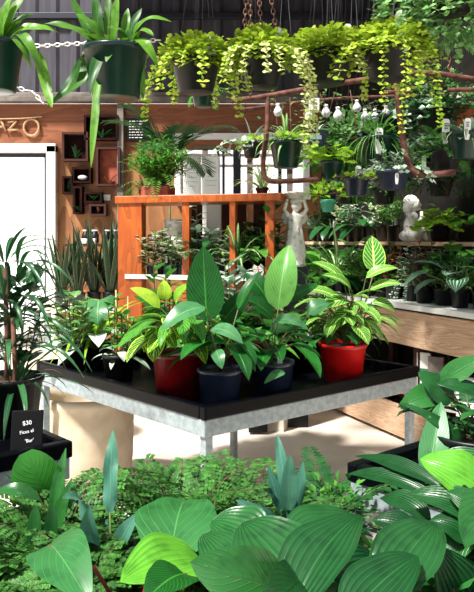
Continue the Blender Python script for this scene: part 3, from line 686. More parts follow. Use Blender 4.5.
for k in range(26): a = rv(0, 2*PI); e = rv(-.1, 1.2); m.ell(q(.01+.043*math.cos(a)*math.cos(e), -.005+.045*math.sin(a)*math.cos(e)*(.6 if math.sin(a) < 0 else 1), .495+.045*math.sin(e)), (.013, .013, .013), 6, 5)
m.build('hair', 'stone', root)
m = MB(); m.lathe(q(0, -.01, .53), [(.03, 0), (.06, .012), (.095, .04), (.1, .055), (.09, .052), (.05, .022), (.001, .015)], 26); m.build('bowl', 'greystone', root)
m = MB(); m.box(b-UP*(z0/2+.0), (.19, .19, z0)); tag(m.build('plinth', 'blackplastic', org=V((b.x, b.y, 0)), smooth=False), 'dark square plinth under the cherub statue', 'plinth')

# girl statue on the upper board
b = at(412, 246, 4.82); e_ = (b-A0).dot(E); n_ = (b-A0).dot(Nn); b = qb(e_, .56, 1.435); gs = b.y/4.9
root = thing('girl_statue', 'grey white statue of a capped girl resting her chin on her hands', 'statue', b)
m = MB(); k_ = .95; b = qb(e_of(412, .52), .52, 1.435); root.location = b; q = lambda x, y, z: b+V((x, y, z))*k_
m.ell(q(0, 0, .05), (.11, .085, .06)); m.ell(q(-.01, 0, .13), (.062, .055, .10)); m.ell(q(0, 0, .215), (.052, .045, .05)); m.ell(q(.005, 0, .26), (.022, .022, .03))
m.ell(q(.015, -.01, .325), (.052, .046, .058)); m.ell(q(.068, -.015, .315), (.012, .009, .012)); m.ell(q(.055, -.012, .285), (.02, .02, .014)); 
m.tube([q(-.03, -.045, .225), q(.005, -.075, .15), q(.07, -.05, .2), q(.075, -.035, .262)], [.026, .022, .017, .014], 8); m.tube([q(-.01, .045, .225), q(.03, .06, .15), q(.085, .03, .2), q(.08, .015, .262)], [.026, .022, .017, .014], 8)
m.tube([q(0, -.05, .05), q(.10, -.06, .10), q(.12, -.05, .01)], [.042, .036, .024], 8); m.tube([q(0, .05, .05), q(.10, .05, .10), q(.12, .04, .01)], [.042, .036, .024], 8)
remeshed(m, 'body', 'greystone', root, .006)
m = MB(); m.ell(q(-.012, -.003, .345), (.064, .058, .06)); m.ell(q(-.04, 0, .29), (.035, .052, .055)); m.ell(q(-.03, 0, .25), (.022, .04, .03)); remeshed(m, 'hair', 'stone', root, .006)
m = MB(); [m.ell(q(.066, -.02+sx*.018, .335), (.005, .006, .006), 8, 6) for sx in (-1, 1)]; m.build('eyes', 'soil', root)
# white ornament at right edge
b = qb(3.15, .56, 1.435); b = qb(((at(468, 240, 4.15)-A0).dot(E)), .5, 1.435)
root = thing('garden_ornament', 'pale lumpy stone ornament on a terracotta block at the right edge', 'ornament', b)
m = MB(); m.box(b+UP*.15, (.13, .12, .30)); m.build('block', 'terracotta', root, smooth=False, bevel=.01)
m = MB(); m.ell(b+UP*.32, (.045, .04, .035)); m.ell(b+V((.025, -.01, .36)), (.025, .025, .025)); m.ell(b+V((-.03, -.02, .325)), (.025, .022, .03)); remeshed(m, 'figure', 'stone', root)

# ================================================================== DISPLAY BENCH PLANTS (front shelf and upper board)
kinds = [('fern', 'lf_fern', 'feathery light green fern'), ('rose', 'lf_mid', 'broad leaved green rosette'), ('heart', 'lf_mid', 'heart leaved green plant'), ('small', 'lf_silver', 'silvery small leaved plant'),
         ('rose', 'lf_dark', 'dark glossy rosette'), ('small', 'lf_purple', 'greyish purple bush'), ('small', 'lf_copper', 'coppery bush'), ('cream', 'lf_ivy', 'mottled ivy'),
         ('small', 'lf_mid', 'bushy mid green plant'), ('heart', 'lf_pilea', 'silver striped round leaved plant'), ('spider', 'lf_spider', 'striped spider plant'), ('cream', 'lf_mid', 'bushy bright green plant')]
cols = [(300, 0, 'behind the middle bench, left end of the white edged shelf'), (312, 1, 'second from the left end of the white edged shelf'), (324, 2, 'behind the fishbone leaves on the white edged shelf'), (335, 10, 'just left of the tall zebra leaf on the front shelf'),
        (346, 4, 'straight behind the red potted zebra plant'), (357, 7, 'on the front shelf right behind the tall zebra leaf'), (368, 0, 'on the front shelf below the girl statue, left side'), (380, 8, 'on the front shelf above the left end of the plank'),
        (393, 6, 'on the front shelf left of the trailing grey plant'), (409, 3, 'trailing grey leaves over the white shelf edge'), (424, 5, 'on the front shelf between the grey trailer and the leafy pot'),
        (441, 8, 'in the widest black pot of the front shelf'), (460, 9, 'second from the right edge on the front shelf'), (478, 11, 'cut by the right edge on the front shelf')]
for i, (px, k, where) in enumerate(cols):
    kd, mt, ds = kinds[k]; e = e_of(px, .13); r = .062 if px != 441 else .075
    b = qb(e, .13+.03*(i % 2), 1.0)
    fl = [(mt, gen(kd, 1.75))]
    fl.append(('lf_mid' if i % 3 else 'lf_cream', lambda f, s, t: mound(f, t+UP*.06, (.11, .10, .09), 46, .055, .026, 'ovate', -.3)))
    if px == 409: fl.append((mt, lambda f, s, t: trail(f, s, t, 7, .05, .22, .02, (.4, 1), -PI, -.3, .018)))
    potted('potted_plant', ds+' '+where, 'potted plant', b, (r, r*.8, .12, 'blackplastic'), fl, 'potted plants on the front shelf', tagc=(.0, -.045, .07) if i in (9, 11, 5) else None)
# second row of front shelf, taller
for i, (px, k, lab) in enumerate(((318, 8, 'bushy green plant in the second row behind the fishbone leaves'), (340, 4, 'dark leaved plant in the second row left of the zebra leaf'), (362, 11, 'bright bushy plant in the second row right of the zebra leaf'), (386, 6, 'coppery plant in the second row under the girl statue'),
                                  (402, 1, 'green rosette in the second row beneath the statue'), (428, 6, 'coppery bush in the second row right of the statue'), (452, 2, 'heart leaved plant in the second row near the right edge'))):
    kd, mt, ds = kinds[k]; b = qb(e_of(px, .3), .31, 1.0)
    potted('potted_plant', lab, 'potted plant', b, (.06, .048, .17, 'blackplastic'), [(mt, gen(kd, 1.5))], 'potted plants in the second row of the front shelf')
# upper board: black pots with tags
ups = [(313, 'succ', 'lf_silver', 'leftmost black pot on the upper board, right of the cherub'), (322, 'small', 'lf_dark', 'second black pot on the upper board from the cherub'), (332, 'rose', 'lf_dark', 'black pot with white tag, third from the cherub'), (342, 'cream', 'lf_cream', 'black pot of white flecked leaves on the upper board'),
       (352, 'small', 'lf_silver', 'black pot of silver leaves in the middle of the upper board'), (362, 'rose', 'lf_dark', 'black pot of dark pointed leaves on the upper board'), (372, 'succ', 'lf_silver', 'black pot of silver rosettes on the upper board'), (382, 'cream', 'lf_cream', 'black pot of cream leaves, second left of the girl statue'), (393, 'small', 'lf_mid', 'black pot touching the girl statue')]
for i, (px, kd, mt, lab) in enumerate(ups):
    b = qb(e_of(px, .5), .5, 1.435); potted('potted_plant', lab, 'potted plant', b, (.056, .046, .14, 'blackplastic'), [(mt, gen(kd, 1.45))], 'small black pots on the upper board', tagc=((.015, -.03, .08) if i % 2 == 0 else None))
potted('lime_vine', 'lime green bushy vine right of the girl statue', 'potted plant', qb(e_of(440, .55), .55, 1.435), (.085, .065, .14, 'blackplastic'), [('lf_lime', lambda f, s, t: (bush(f, s, t, 16, .17, .2, .08, .05, 6, 'heart', .8), trail(f, s, t, 8, .08, .2, .05, a0=-PI, a1=-.2, gap=.03, prof='heart')))])
potted('potted_plant', 'mid green plant on the upper board right of the lime vine', 'potted plant', qb(e_of(462, .62), .66, 1.435), (.07, .055, .13, 'blackplastic'), [('lf_mid', gen('broad'))])
# leaning stick & things under bench
def prop_box(e, n, z, sz, mat, lab, name, cat, ang=0, grp=None):
    b = qb(e, n, z); root = thing(name, lab, cat, b, grp); a2 = Matrix.Rotation(ang, 3, 'Z'); ax2 = (a2 @ E, a2 @ Nn, UP)
    m = MB(); m.box(b+UP*sz[2]/2, sz, ax2); m.build('body', mat, root, smooth=False, bevel=.004)
    m = MB(); m.box(b+UP*sz[2]*.55-(a2 @ Nn)*(sz[1]/2+.001), (sz[0]*.7, .002, sz[2]*.25), ax2); m.build('printed_label', 'taggreen', root, smooth=False)
for px, n, sz, mat, lab, nm, ct in ((386, .10, (.08, .1, .05), 'red', 'small red packet in the dark shelf space under the plank', 'packet', 'packet'), (398, .10, (.16, .1, .07), 'cardboard', 'brown cardboard packet under the plank behind the bench corner', 'packet', 'packet'),
                                    (372, .10, (.14, .1, .06), 'terracotta', 'terracotta coloured packet under the plank, left one', 'packet', 'packet'), (360, .10, (.14, .1, .045), 'white', 'flat white packet under the plank near the red pot', 'packet', 'packet'),
                                    (424, .10, (.10, .02, .34), 'whitepaint', 'tall white seed card standing under the plank, left card', 'seed_card', 'card'), (436, .10, (.11, .02, .33), 'ledge', 'grey card with green picture under the plank, right card', 'seed_card', 'card'),
                                    (456, .10, (.16, .1, .14), 'white', 'white box under the plank behind the curled leaf', 'box', 'box'), (470, .10, (.14, .12, .24), 'white', 'white box with green label under the plank at the right edge', 'box', 'box')):
    prop_box(e_of(px, n), n, .315, sz, mat, lab, nm, ct, .5)
potted('potted_plant', 'red pot with dried stems in the dark shelf under the plank', 'potted plant', qb(e_of(447, .45), .45, .315), (.05, .04, .09, 'redpot'), [('lf_copper', gen('small'))])

# ================================================================== MIDDLE BENCH PLANTS
tz = TZ-.039
PLACED = []
def tb(px, py, rad=.1):                             # point on the tray near an image point, inside the rim and clear of the pots already there
    d = (CZ-tz)*F/(py-CY); p = V(((px-CX)/F*d, d, 0))-V((TC.x, TC.y, 0)); cr = U.x*W_.y-U.y*W_.x; u = (p.x*W_.y-p.y*W_.x)/cr; v_ = (U.x*p.y-U.y*p.x)/cr; mg = rad*.84+.038
    for _ in range(300):
        u = min(max(u, mg), 1.37-mg); v_ = min(max(v_, mg), 1.40-mg); hit = False
        for (a, b, r2) in PLACED:
            dx_, dy_ = u-a, v_-b; dd = math.hypot(dx_, dy_)
            if dd < rad+r2+.006: k = (rad+r2+.008-dd)/max(dd, 1e-3)*.7; u += dx_*k+rv(-.004, .004); v_ += dy_*k+rv(-.004, .004); hit = True
        if not hit: break
    PLACED.append((u, v_, rad)); q = TC+U*u+W_*v_; return V((q.x, q.y, tz))
def dd_(p): return p.y
# peace lily, left blue pot
b = tb(220, 405, .1); D1 = b.y
root = potted('peace_lily', 'peace lily with one tall upright dark green leaf in a blue black pot', 'potted plant', b, (.093, .078, .155, 'bluepot'), [('lf_big', lambda f, s, t: (
    f.to(at(207, 322, D1-.03), at(203, 246, D1+.02), .158, .03, (0, -1, .1), 'ovate', 12, 6, .1, .3), s.tube([t, at(207, 322, D1-.03)], .004, 5),
    f.to(at(238, 285+25, D1-.05), at(264, 270, D1+.0), .05, .1, (-.4, -.6, .7), 'ovate', 9, 4, .2, .6), s.tube([t, at(238, 310, D1-.05)], .003, 5),
    f.to(at(222, 322, D1+.12), at(250, 288, D1+.1), .09, .05, (.1, -1, .2), 'ovate', 9, 4, .15, .1),
    f.to(at(226, 345, D1-.02), at(190, 352, D1-.1), .08, .2, (0, -.4, .8), 'ovate', 9, 4, .15, .2), f.to(at(230, 350, D1-.05), at(256, 372, D1-.12), .06, .15, (.2, -.6, .8), 'ovate', 8, 4, .15, .5),
    rosette(f, t+UP*.05, 13, .17, .065, (25, 75), 'ovate', .9, .15, 7, 4, s, .13))),
    ('lf_grey', lambda f, s, t: (f.to(at(205, 307, D1-.08), at(161, 331, D1-.16), .092, .16, (-.1, -.7, .8), 'ovate', 10, 6, .1, .8, wave=.08), s.tube([t, at(215, 330, D1-.04), at(205, 307, D1-.08)], .003, 5),
    f.to(at(211, 329, D1-.1), at(243, 344, D1-.16), .075, .18, (.1, -.6, .8), 'ovate', 9, 6, .1, .9), s.tube([t, at(211, 329, D1-.1)], .003, 5),
    f.to(at(216, 350, D1-.1), at(222, 369, D1-.16), .055, .2, (0, -.9, .5), 'ovate', 8, 4, .1, .7)))])
b = tb(272, 395, .105); D2 = b.y
potted('peace_lily', 'peace lily with a pale green upright leaf and a white tag in its pot', 'potted plant', b, (.1, .084, .155, 'bluepot'), [('lf_pale', lambda f, s, t: (
    f.to(at(278, 310, D2-.05), at(289, 245, D2+.05), .145, .06, (-.3, -1, .15), 'ovate', 12, 6, .14, .4), s.tube([t, at(278, 310, D2-.05)], .004, 5))),
    ('lf_big', lambda f, s, t: (
    f.to(at(273, 318, D2-.03), at(240, 297, D2-.05), .085, .12, (0, -.7, .8), 'ovate', 9, 6, .12, .4), s.tube([t, at(273, 318, D2-.03)], .003, 5),
    f.to(at(268, 300, D2+.05), at(246, 272, D2+.1), .1, .1, (0, -.8, .6), 'ovate', 9, 4, .12, .1), f.to(at(285, 302, D2+.06), at(318, 285, D2+.12), .06, .1, (.1, -.8, .6), 'ovate', 9, 4, .12, .3),
    rosette(f, t+UP*.04, 15, .18, .075, (20, 75), 'ovate', .9, .15, 7, 4, s, .13))),
    ('lf_grey', lambda f, s, t: (f.to(at(272, 322, D2-.1), at(309, 330, D2-.14), .06, .2, (0, -.6, .8), 'ovate', 9, 6, .12, .8), f.to(at(308, 314, D2-.02), at(330, 303, D2), .09, .15, (0, -.6, .8), 'ovate', 9, 4, .1, .9), s.tube([t, at(295, 330, D2), at(308, 314, D2-.02)], .003, 5),
    f.to(at(285, 372, D2-.14), at(264, 384, D2-.18), .04, .2, (0, -.7, .7), 'ovate', 8, 4, .1, .8)))], tagc=(.035, -.06, .085))
# red zebra left
b = tb(170, 399, .123); D3 = b.y
potted('zebra_plant', 'zebra plant with yellow edged striped leaves in the left deep red pot', 'potted plant', b, (.118, .098, .2, 'maroonpot'), [('lf_zebra', lambda f, s, t: (
    f.to(at(157, 327, D3-.1), at(153, 362, D3-.15), .095, .12, (0, -1, .2), 'ovate', 9, 6, .08, .5), f.to(at(166, 330, D3-.08), at(176, 349, D3-.15), .06, .15, (.1, -.9, .4), 'ovate', 8, 4, .1, .7),
    f.to(at(190, 330, D3-.1), at(204, 342, D3-.15), .06, .15, (.1, -.8, .6), 'ovate', 8, 4, .1, .2),
    rosette(f, t+UP*.08, 22, .17, .075, (0, 60), 'ovate', 1.0, .1, 7, 4, s, .12))), ('lf_fishbone', lambda f, s, t: rosette(f, t+UP*.1, 18, .2, .06, (0, 55), 'lance', .9, .15, 8, 4, s, .14)),
    ('lf_lime', lambda f, s, t: (f.to(at(160, 308, D3+.1), at(130, 288, D3+.1), .07, .12, (0, -.6, .8), 'ovate', 8, 4), f.to(at(176, 305, D3+.15), at(190, 284, D3+.1), .07, .15, (0, -.6, .8), 'ovate', 8, 4), f.to(at(165, 300, D3+.2), at(164, 280, D3+.2), .07, .12, (0, -.8, .6), 'ovate', 8, 4)))])
# red zebra right
b = tb(352, 382, .122); D4 = b.y
def zr(f, s, t):
    f.to(at(374, 272, D4-.02), at(372, 236, D4+.03), .115, .04, (.1, -1, .1), 'ovate', 11, 6, .1, .6); s.tube([t, at(366, 300, D4), at(374, 272, D4-.02)], .004, 5)
    for bx_, by_, tx, ty, w_ in ((352, 292, 322, 275, .07), (345, 285, 312, 262, .07), (366, 278, 398, 268, .06), (370, 290, 402, 284, .06), (340, 300, 300, 290, .06), (348, 300, 318, 312, .08), (352, 310, 332, 330, .09), (362, 308, 382, 322, .08), (372, 302, 396, 312, .07), (340, 322, 324, 334, .07), (365, 318, 372, 340, .08)):
        f.to(at(bx_, by_, D4-.05), at(tx, ty, D4-.1+rv(-.06, .1)), w_, .14, (0, -.6, .8), 'ovate', 9, 4, .12); s.tube([t, at((bx_+352)/2, (by_+340)/2, D4-.02), at(bx_, by_, D4-.05)], .003, 5, False)
    rosette(f, t+UP*.08, 44, .14, .062, (0, 75), 'ovate', 1.0, .12, 7, 4, s, .17, wave=.06)
potted('zebra_plant', 'zebra plant with white lined leaves in the bright red pot at the right', 'potted plant', b, (.117, .092, .185, 'redpot'), [('lf_zebra2', zr), ('lf_dark', lambda f, s, t: rosette(f, t+UP*.04, 12, .12, .05, (0, 50), 'lance', 1.0, .12, 7, 4, s, .1))])
# behind ones
def rowp(px, py, r, h, kd, mt, lab, pot='blackplastic', tg=None, name='potted_plant', grp='small potted plants at the back of the middle bench'):
    potted(name, lab, 'potted plant', tb(px, py, r*.85), (r*.85, r*.68, h, pot), [(mt, gen(kd, 1.45))], grp, tagc=tg)
potted('potted_plant', 'leafy plant in a dark red pot between the two blue black pots', 'potted plant', tb(249, 378, .105), (.1, .085, .2, 'maroonpot'), [('lf_mid', gen('broad'))])
rowp(301, 368, .085, .15, 'broad', 'lf_dark', 'dark leaved plant in a black pot left of the bright red pot', tg=(.04, -.06, .09))
rowp(322, 360, .07, .14, 'tall', 'lf_mid', 'narrow leaved plant in a black pot behind the bright red pot')
rowp(210, 362, .09, .15, 'fern', 'lf_fern', 'light green fern behind the upright peace lily leaf')
rowp(240, 352, .09, .15, 'broad', 'lf_dark', 'dark broad leaved plant at the back corner of the middle bench')
rowp(290, 350, .08, .15, 'rose', 'lf_mid', 'mid green rosette at the back of the middle bench near its far corner')
rowp(68, 357, .08, .13, 'spider', 'lf_lime', 'yellow green narrow leaved plant at the back left of the bench')
rowp(82, 361, .075, .13, 'small', 'lf_cream', 'white flecked plant with upright white tag on the left bench side', tg=(.0, -.06, .1))
rowp(96, 365, .07, .12, 'rose', 'lf_silver', 'silvery green plant between the white tagged one and the stakes')
rowp(92, 350, .07, .12, 'rose', 'lf_dark', 'dark rosette in the rear row behind the silvery green plant')
rowp(52, 354, .08, .13, 'cream', 'lf_ivy', 'mottled leaved plant nearest the dracaena on the middle bench')
rowp(145, 352, .08, .13, 'tall', 'lf_mid', 'upright mid green plant behind the left red pot')
rowp(180, 350, .08, .13, 'broad', 'lf_mid', 'broad leaved plant in the rear row behind the left red pot')
D5 = 3.72
potted('arrowhead_plant', 'arrowhead plant with one large pale green leaf at the bench rear', 'potted plant', tb(108, 348, .06), (.06, .05, .12, 'blackplastic'), [('lf_grey', lambda f, s, t: (
    f.to(at(99, 300, D5), at(98, 326, D5-.1), .23, .15, (0, -.9, .6), 'heart', 9, 6, .08, .9, lobe=.2), s.tube([t, at(99, 300, D5)], .003, 5), rosette(f, t, 8, .11, .09, (20, 70), 'heart', .7, sm=s, pet=.1, lobe=.2)))])
b = tb(119, 380, .08)
root = potted('staked_plant', 'leafy climber in a black pot with two bamboo stakes', 'potted plant', b, (.08, .066, .13, 'blackplastic'), [('lf_mid', lambda f, s, t: bush(f, s, t, 8, .32, .10, .06, .035, 8, 'ovate')), ('lf_silver', lambda f, s, t: rosette(f, t, 9, .1, .04, (0, 60), 'ovate', .9, sm=s, pet=.05))])
for px0, px1, y1 in ((117, 116, 290), (127, 128, 296)): m = MB(); m.tube([V((at(px0, 368, b.y).x, b.y, b.z+.05)), at(px1, y1, b.y)], .0045, 6); m.build('bamboo_stake', 'bamboo', root)

# ================================================================== BIG BEIGE POT UNDER THE BENCH
b = at(94, 484, 4.15); b.z = 0; b = V((zx(86, 3.95), 3.95, 0)); root = thing('planter_pot', 'large empty beige planter on the floor under the bench', 'pot', b)
m = MB(); r = .27; m.lathe(b, [(r*.8, 0), (r*.92, .02), (r, .2), (r*1.02, .42), (r*1.0, .50), (r*1.05, .53), (r*1.05, .57), (r*.97, .57), (r*.94, .5), (r*.9, .1), (.001, .08)], 48); m.build('body', 'beigepot', root)
b = V((zx(58, 5.0), 4.85, 0)); root = thing('planter_pot', 'second beige planter further back, only its rim showing under the bench', 'pot', b)
m = MB(); r = .25; m.lathe(b, [(r*.8, 0), (r*.95, .03), (r, .35), (r*1.1, .60), (r*1.1, .64), (r*1.0, .64), (r*.9, .1), (.001, .08)], 48); m.build('body', 'beigepot', root)

# ================================================================== LEFT DRACAENA
b = V((-.66, 2.36, tz)); b = V((zx(8, 2.45), 2.45, tz)); DD = b.y
def drac(f, s, t):
    for (px, y0, y1) in ((6, 420, 268), (14, 420, 318)):
        s.tube([at(px, y0, DD), at(px+1, (y0+y1)/2, DD), at(px-1, y1, DD)], .009, 7)
    for cx_, cy_, n, L in ((5, 262, 15, .26), (13, 322, 16, .24), (4, 300, 10, .22), (8, 350, 14, .26), (16, 385, 18, .25)):
        rosette(f, at(cx_, cy_, DD), n, L, .019, (-5, 80), 'lance', 1.5, .18, 8, 2, r0=.012)
    for pts in (((18, 268), (42, 238), .5), ((20, 275), (48, 258), .3), ((14, 280), (74, 285), .8), ((18, 330), (78, 352), .9), ((20, 345), (92, 372), .95), ((20, 360), (84, 378), .6), ((15, 300), (50, 330), .5)):
        f.to(at(*pts[0], DD), at(*pts[1], DD-.12), .024, .28, (0, -.2, 1), 'lance', 10, 2, .18, .3+.6*pts[2])
root = potted('dracaena', 'tall dracaena with long thin arching leaves at the left edge', 'potted plant', b, (.125, .1, .2, 'blackplastic'), [('lf_dracaena', drac), ('lf_dark', lambda f, s, t: (bush(f, s, t+V((.0, .1, .0)), 9, .36, .12, .08, .05, 7, 'ovate', .5), mound(f, at(22, 308, DD+.15), (.13, .1, .12), 60, .09, .06, 'ovate')))], stemmat='brownstem')
tb_ = at(26, 425, 2.18); tb_.z = tz
root = thing('price_slate', 'black slate sign with chalked price leaning on the dracaena pot', 'sign', tb_)
m = MB(); sx = V((1, .12, .0)).normalized(); sy = V((0, .15, 1)).normalized(); sn = sx.cross(sy)
cc = tb_+sy*.07; m.box(cc, (.10, .008, .14), (sx, -sn, sy)); m.build('slate', 'slate', root, smooth=False, bevel=.003)
def text(s_, p, size, x, y, mat, parent, name='lettering', ext=.0006, rot=0):
    cu = bpy.data.curves.new(name, 'FONT'); cu.body = s_; cu.size = size; cu.extrude = ext; cu.align_x = 'CENTER'; cu.align_y = 'CENTER'; cu.materials.append(M[mat])
    o = bpy.data.objects.new(name, cu); COL.objects.link(o); me = bpy.data.meshes.new_from_object(o.evaluated_get(bpy.context.evaluated_depsgraph_get())); bpy.data.objects.remove(o)
    o = bpy.data.objects.new(name, me); COL.objects.link(o); x = V(x).normalized(); y = V(y).normalized(); z = x.cross(y); mt = Matrix((x, y, z)).transposed().to_4x4()
    mt = mt @ Matrix.Rotation(rot, 4, 'Z'); mt.translation = p-parent_org(parent); o.parent = parent; o.matrix_local = mt; return o
fr = sn*.0056
if fr.y > 0: fr = -fr
text('$30', cc+sy*.03+fr, .019, sx, sy, 'chalk', root, rot=.12); text('Ficus el', cc+sy*.003+fr, .015, sx, sy, 'chalk', root, rot=.18); text("'Bur'", cc-sy*.025+sx*.01+fr, .015, sx, sy, 'chalk', root, rot=.15)

# ================================================================== HANGING PLANTS
def stagleaves(f, s, t, spec, d):
    for (x0, y0, x1, y1, w_, bow, dz) in spec:
        f.to(at(x0, y0, d-.02), at(x1, y1, d+dz), w_, bow, (0, -.7, .7), 'oblong' if w_ > .02 else 'strap', 14, 4, .1, None, 0, .18)
dA = 3.15
hanging('staghorn_fern', 'staghorn fern with strap leaves in a dark green pot cut by the left edge', -6, 92, dA, .135, .225, 'greenpot', [('lf_stag', lambda f, s, t: (stagleaves(f, s, t, (
    (5, 36, 26, -6, .05, .1, 0), (8, 38, 52, 28, .05, .15, 0), (10, 42, 60, 33, .05, .2, -.05), (16, 36, 44, 80, .045, .35, -.1), (38, 52, 52, 108, .05, -.05, -.12), (-8, 38, -20, -10, .05, .1, 0), (0, 38, 12, -4, .055, .1, -.04), (6, 40, 34, 14, .05, .15, .04), (12, 40, 30, 62, .045, .3, -.08)), dA), rosette(f, t, 12, .2, .045, (10, 80), 'oblong', 1.2, wave=.15)))])
hanging('staghorn_fern', 'staghorn fern with drooping strap leaves in a full dark green pot', 116, 99, dA, .152, .23, 'greenpot', [('lf_stag', lambda f, s, t: (stagleaves(f, s, t, (
    (100, 40, 95, -8, .05, .05, 0), (96, 42, 70, -6, .045, -.05, .02), (92, 40, 44, 24, .05, .12, -.05), (92, 34, 62, 96, .062, -.22, -.12), (80, 60, 46, 106, .05, -.15, -.1), (103, 45, 91, 168, .04, .03, -.2), (106, 42, 90, 95, .055, .1, -.18), (110, 44, 108, -10, .045, 0, .05),
    (124, 45, 128, 8, .045, .05, 0), (128, 44, 142, 8, .04, .1, 0), (120, 46, 106, 62, .05, .12, -.15), (130, 42, 158, 68, .052, .3, -.1), (132, 40, 172, 22, .04, .3, -.05), (141, 60, 143, 100, .035, .1, 0), (126, 36, 108, 28, .045, .15, -.1), (104, 40, 76, 14, .05, .12, -.06), (98, 38, 84, 20, .045, .1, .05), (112, 44, 118, -4, .05, .05, -.04), (136, 42, 154, 36, .05, .3, -.12), (100, 44, 74, 84, .055, -.3, .02)), dA), rosette(f, t, 8, .16, .045, (10, 80), 'oblong', 1.2, wave=.15)))], lean=.02)
def jenny(n, L, up=1, seedc=1, fr=1, a0=0):
    def fn(f, s, t):
        mound(f, t+UP*.03, (.19*fr, .17*fr, .12), 820, .034, .032, 'round', -.5, .3, .6)
        bush(f, s, t, 20, .17, .19*fr, .03, .028, 9, 'round', .3, 2, 2, .5, True, sr=.0012)
        trail(f, s, t, n, .125*fr, L, .030, (.15, 1), a0, a0+2*PI, .022)
    return fn
dJ = 3.55
hanging('creeping_jenny', 'yellow green creeping jenny in a black pot, leftmost of the trailing row', 196, 93, dJ, .125, .17, 'blackplastic', [('lf_jenny', jenny(15, .42))], ztop=BEAM_Z, tags=((.08, -.07, .03, .1),), lean=.03)
hanging('creeping_jenny', 'creeping jenny with pale trails in a black pot on brown chains', 262, 88, dJ-.05, .115, .17, 'blackplastic', [('lf_jenny', jenny(12, .28)), ('lf_jennypale', lambda f, s, t: (trail(f, s, t, 7, .12, .28, .026, (.7, 1), -2.6, -.6, .02), trail(f, s, t, 5, .12, .62, .024, (.6, 1), -.5, .2, .02)))], chains='chain', tags=((.085, -.06, .04, .1),), lean=-.05)
hanging('creeping_jenny', 'creeping jenny in a black pot hanging third in the trailing row', 327, 84, dJ+.05, .13, .165, 'blackplastic', [('lf_jenny', jenny(12, .2)), ('lf_jennypale', lambda f, s, t: trail(f, s, t, 4, .12, .3, .024, (.6, 1), -1.1, -.3, .02))], tags=((.10, -.05, .07, .09),), lean=.0)
hanging('creeping_jenny', 'fullest creeping jenny hanging over the rusty frame, right of the row', 388, 80, dJ-.1, .13, .16, 'blackplastic', [('lf_jenny', jenny(26, .30, fr=1.2)), ('lf_jenny', lambda f, s, t: trail(f, s, t, 6, .12, .62, .024, (.5, 1), -2, -.5, .02))], tags=((.03, -.1, .07, .10), (.06, -.11, .01, .08)), lean=-.02)
hanging('ivy', 'cascading dark and pale ivy hanging in the top right corner', 450, 14, 3.4, .13, .16, 'blackplastic', [('lf_ivy', lambda f, s, t: (mound(f, t-UP*.10, (.23, .2, .24), 620, .045, .042, 'heart', -.9, .4, .6), trail(f, s, t, 40, .18, .46, .038, (.3, 1), 0, 2*PI, .03, prof='heart')))], tags=((-.13, -.22, -.05, .14),))
hanging('hanging_fern', 'small dark green pot hanging below the leftmost creeping jenny', 203, 107, 4.2, .075, .10, 'greenpot', [('lf_fern', lambda f, s, t: fern(f, s, t, 12, .16, 12, .03, .01, (0, 60), 1.5))], anchor=V((zx(205, 4.2), 4.0, BEAM_Z)))

# ------------------------------------------------------------------ rusty hanging frame
dF = 4.3
root = thing('hanging_rack', 'rusty bent pipe hanging frame above the display bench', 'hanging rack', at(330, 180, dF))
def pipe(pts, r=.02, name='pipe'):
    P_ = [at(*p) for p in pts]; out = []
    for i in range(len(P_)-1):
        p0 = P_[max(0, i-1)]; p1 = P_[i]; p2 = P_[i+1]; p3 = P_[min(len(P_)-1, i+2)]
        for k in range(6):
            t_ = k/6; out.append(.5*((2*p1)+(p2-p0)*t_+(2*p0-5*p1+4*p2-p3)*t_*t_+(3*p1-p0-3*p2+p3)*t_**3))
    out.append(P_[-1]); m = MB(); m.tube(out, r, 8); m.build(name, 'rust', root)
pipe(((232, 101, dF), (268, 96, dF), (330, 85, dF), (392, 76, dF), (430, 73, dF), (490, 82, dF)), .018)
pipe(((268, 96, dF), (267, 130, dF), (263, 165, dF), (268, 180, dF), (290, 181, dF), (322, 179, dF)), .016)
pipe(((397, 92, dF-.2), (400, 118, dF-.2), (404, 145, dF-.2), (411, 168, dF-.2), (425, 175, dF-.2), (455, 172, dF-.2)), .019)
pipe(((240, 110, dF+.5), (320, 100, dF+.5), (400, 96, dF+.5), (490, 94, dF+.5)), .012)
pipe(((384, 92, dF-.2), (412, 92, dF-.2)), .012); pipe(((448, 90, dF-.2), (490, 89, dF-.2)), .014)
pipe(((397, 92, dF-.2), (393, 76, dF)), .012)
pipe(((430, 73, dF), (440, 83, dF+.25), (448, 95, dF+.5)), .012)
for px, py in ((250, 99), (450, 74)):
    m = MB(); p = at(px, py, dF); chain(m, p, V((p.x, 4.0 if px < 300 else 4.45, BEAM_Z)), .04, .003); m.build('hanging_chain', 'chain', root)
# loose chain on the left wall
m = MB(); P_ = [at(18, 44, 7.6), at(40, 46, 7.6), at(70, 44, 7.6), at(160, 40, 7.6)]
for a, b in zip(P_, P_[1:]): chain(m, a, b, .07, .007)
tag(m.build('wall_chain', 'whitepaint', org=P_[0]), 'pale chain strung across the dark cladding at the upper left', 'chain')
m = MB(); P_ = [at(14, 86, 7.7), at(24, 90, 7.7), at(32, 91, 7.7), at(44, 104, 7.7)]
for a, b in zip(P_, P_[1:]): chain(m, a, b, .07, .007)
tag(m.build('wall_chain', 'whitepaint', org=P_[0]), 'short pale chain just above the ledge at the left', 'chain')

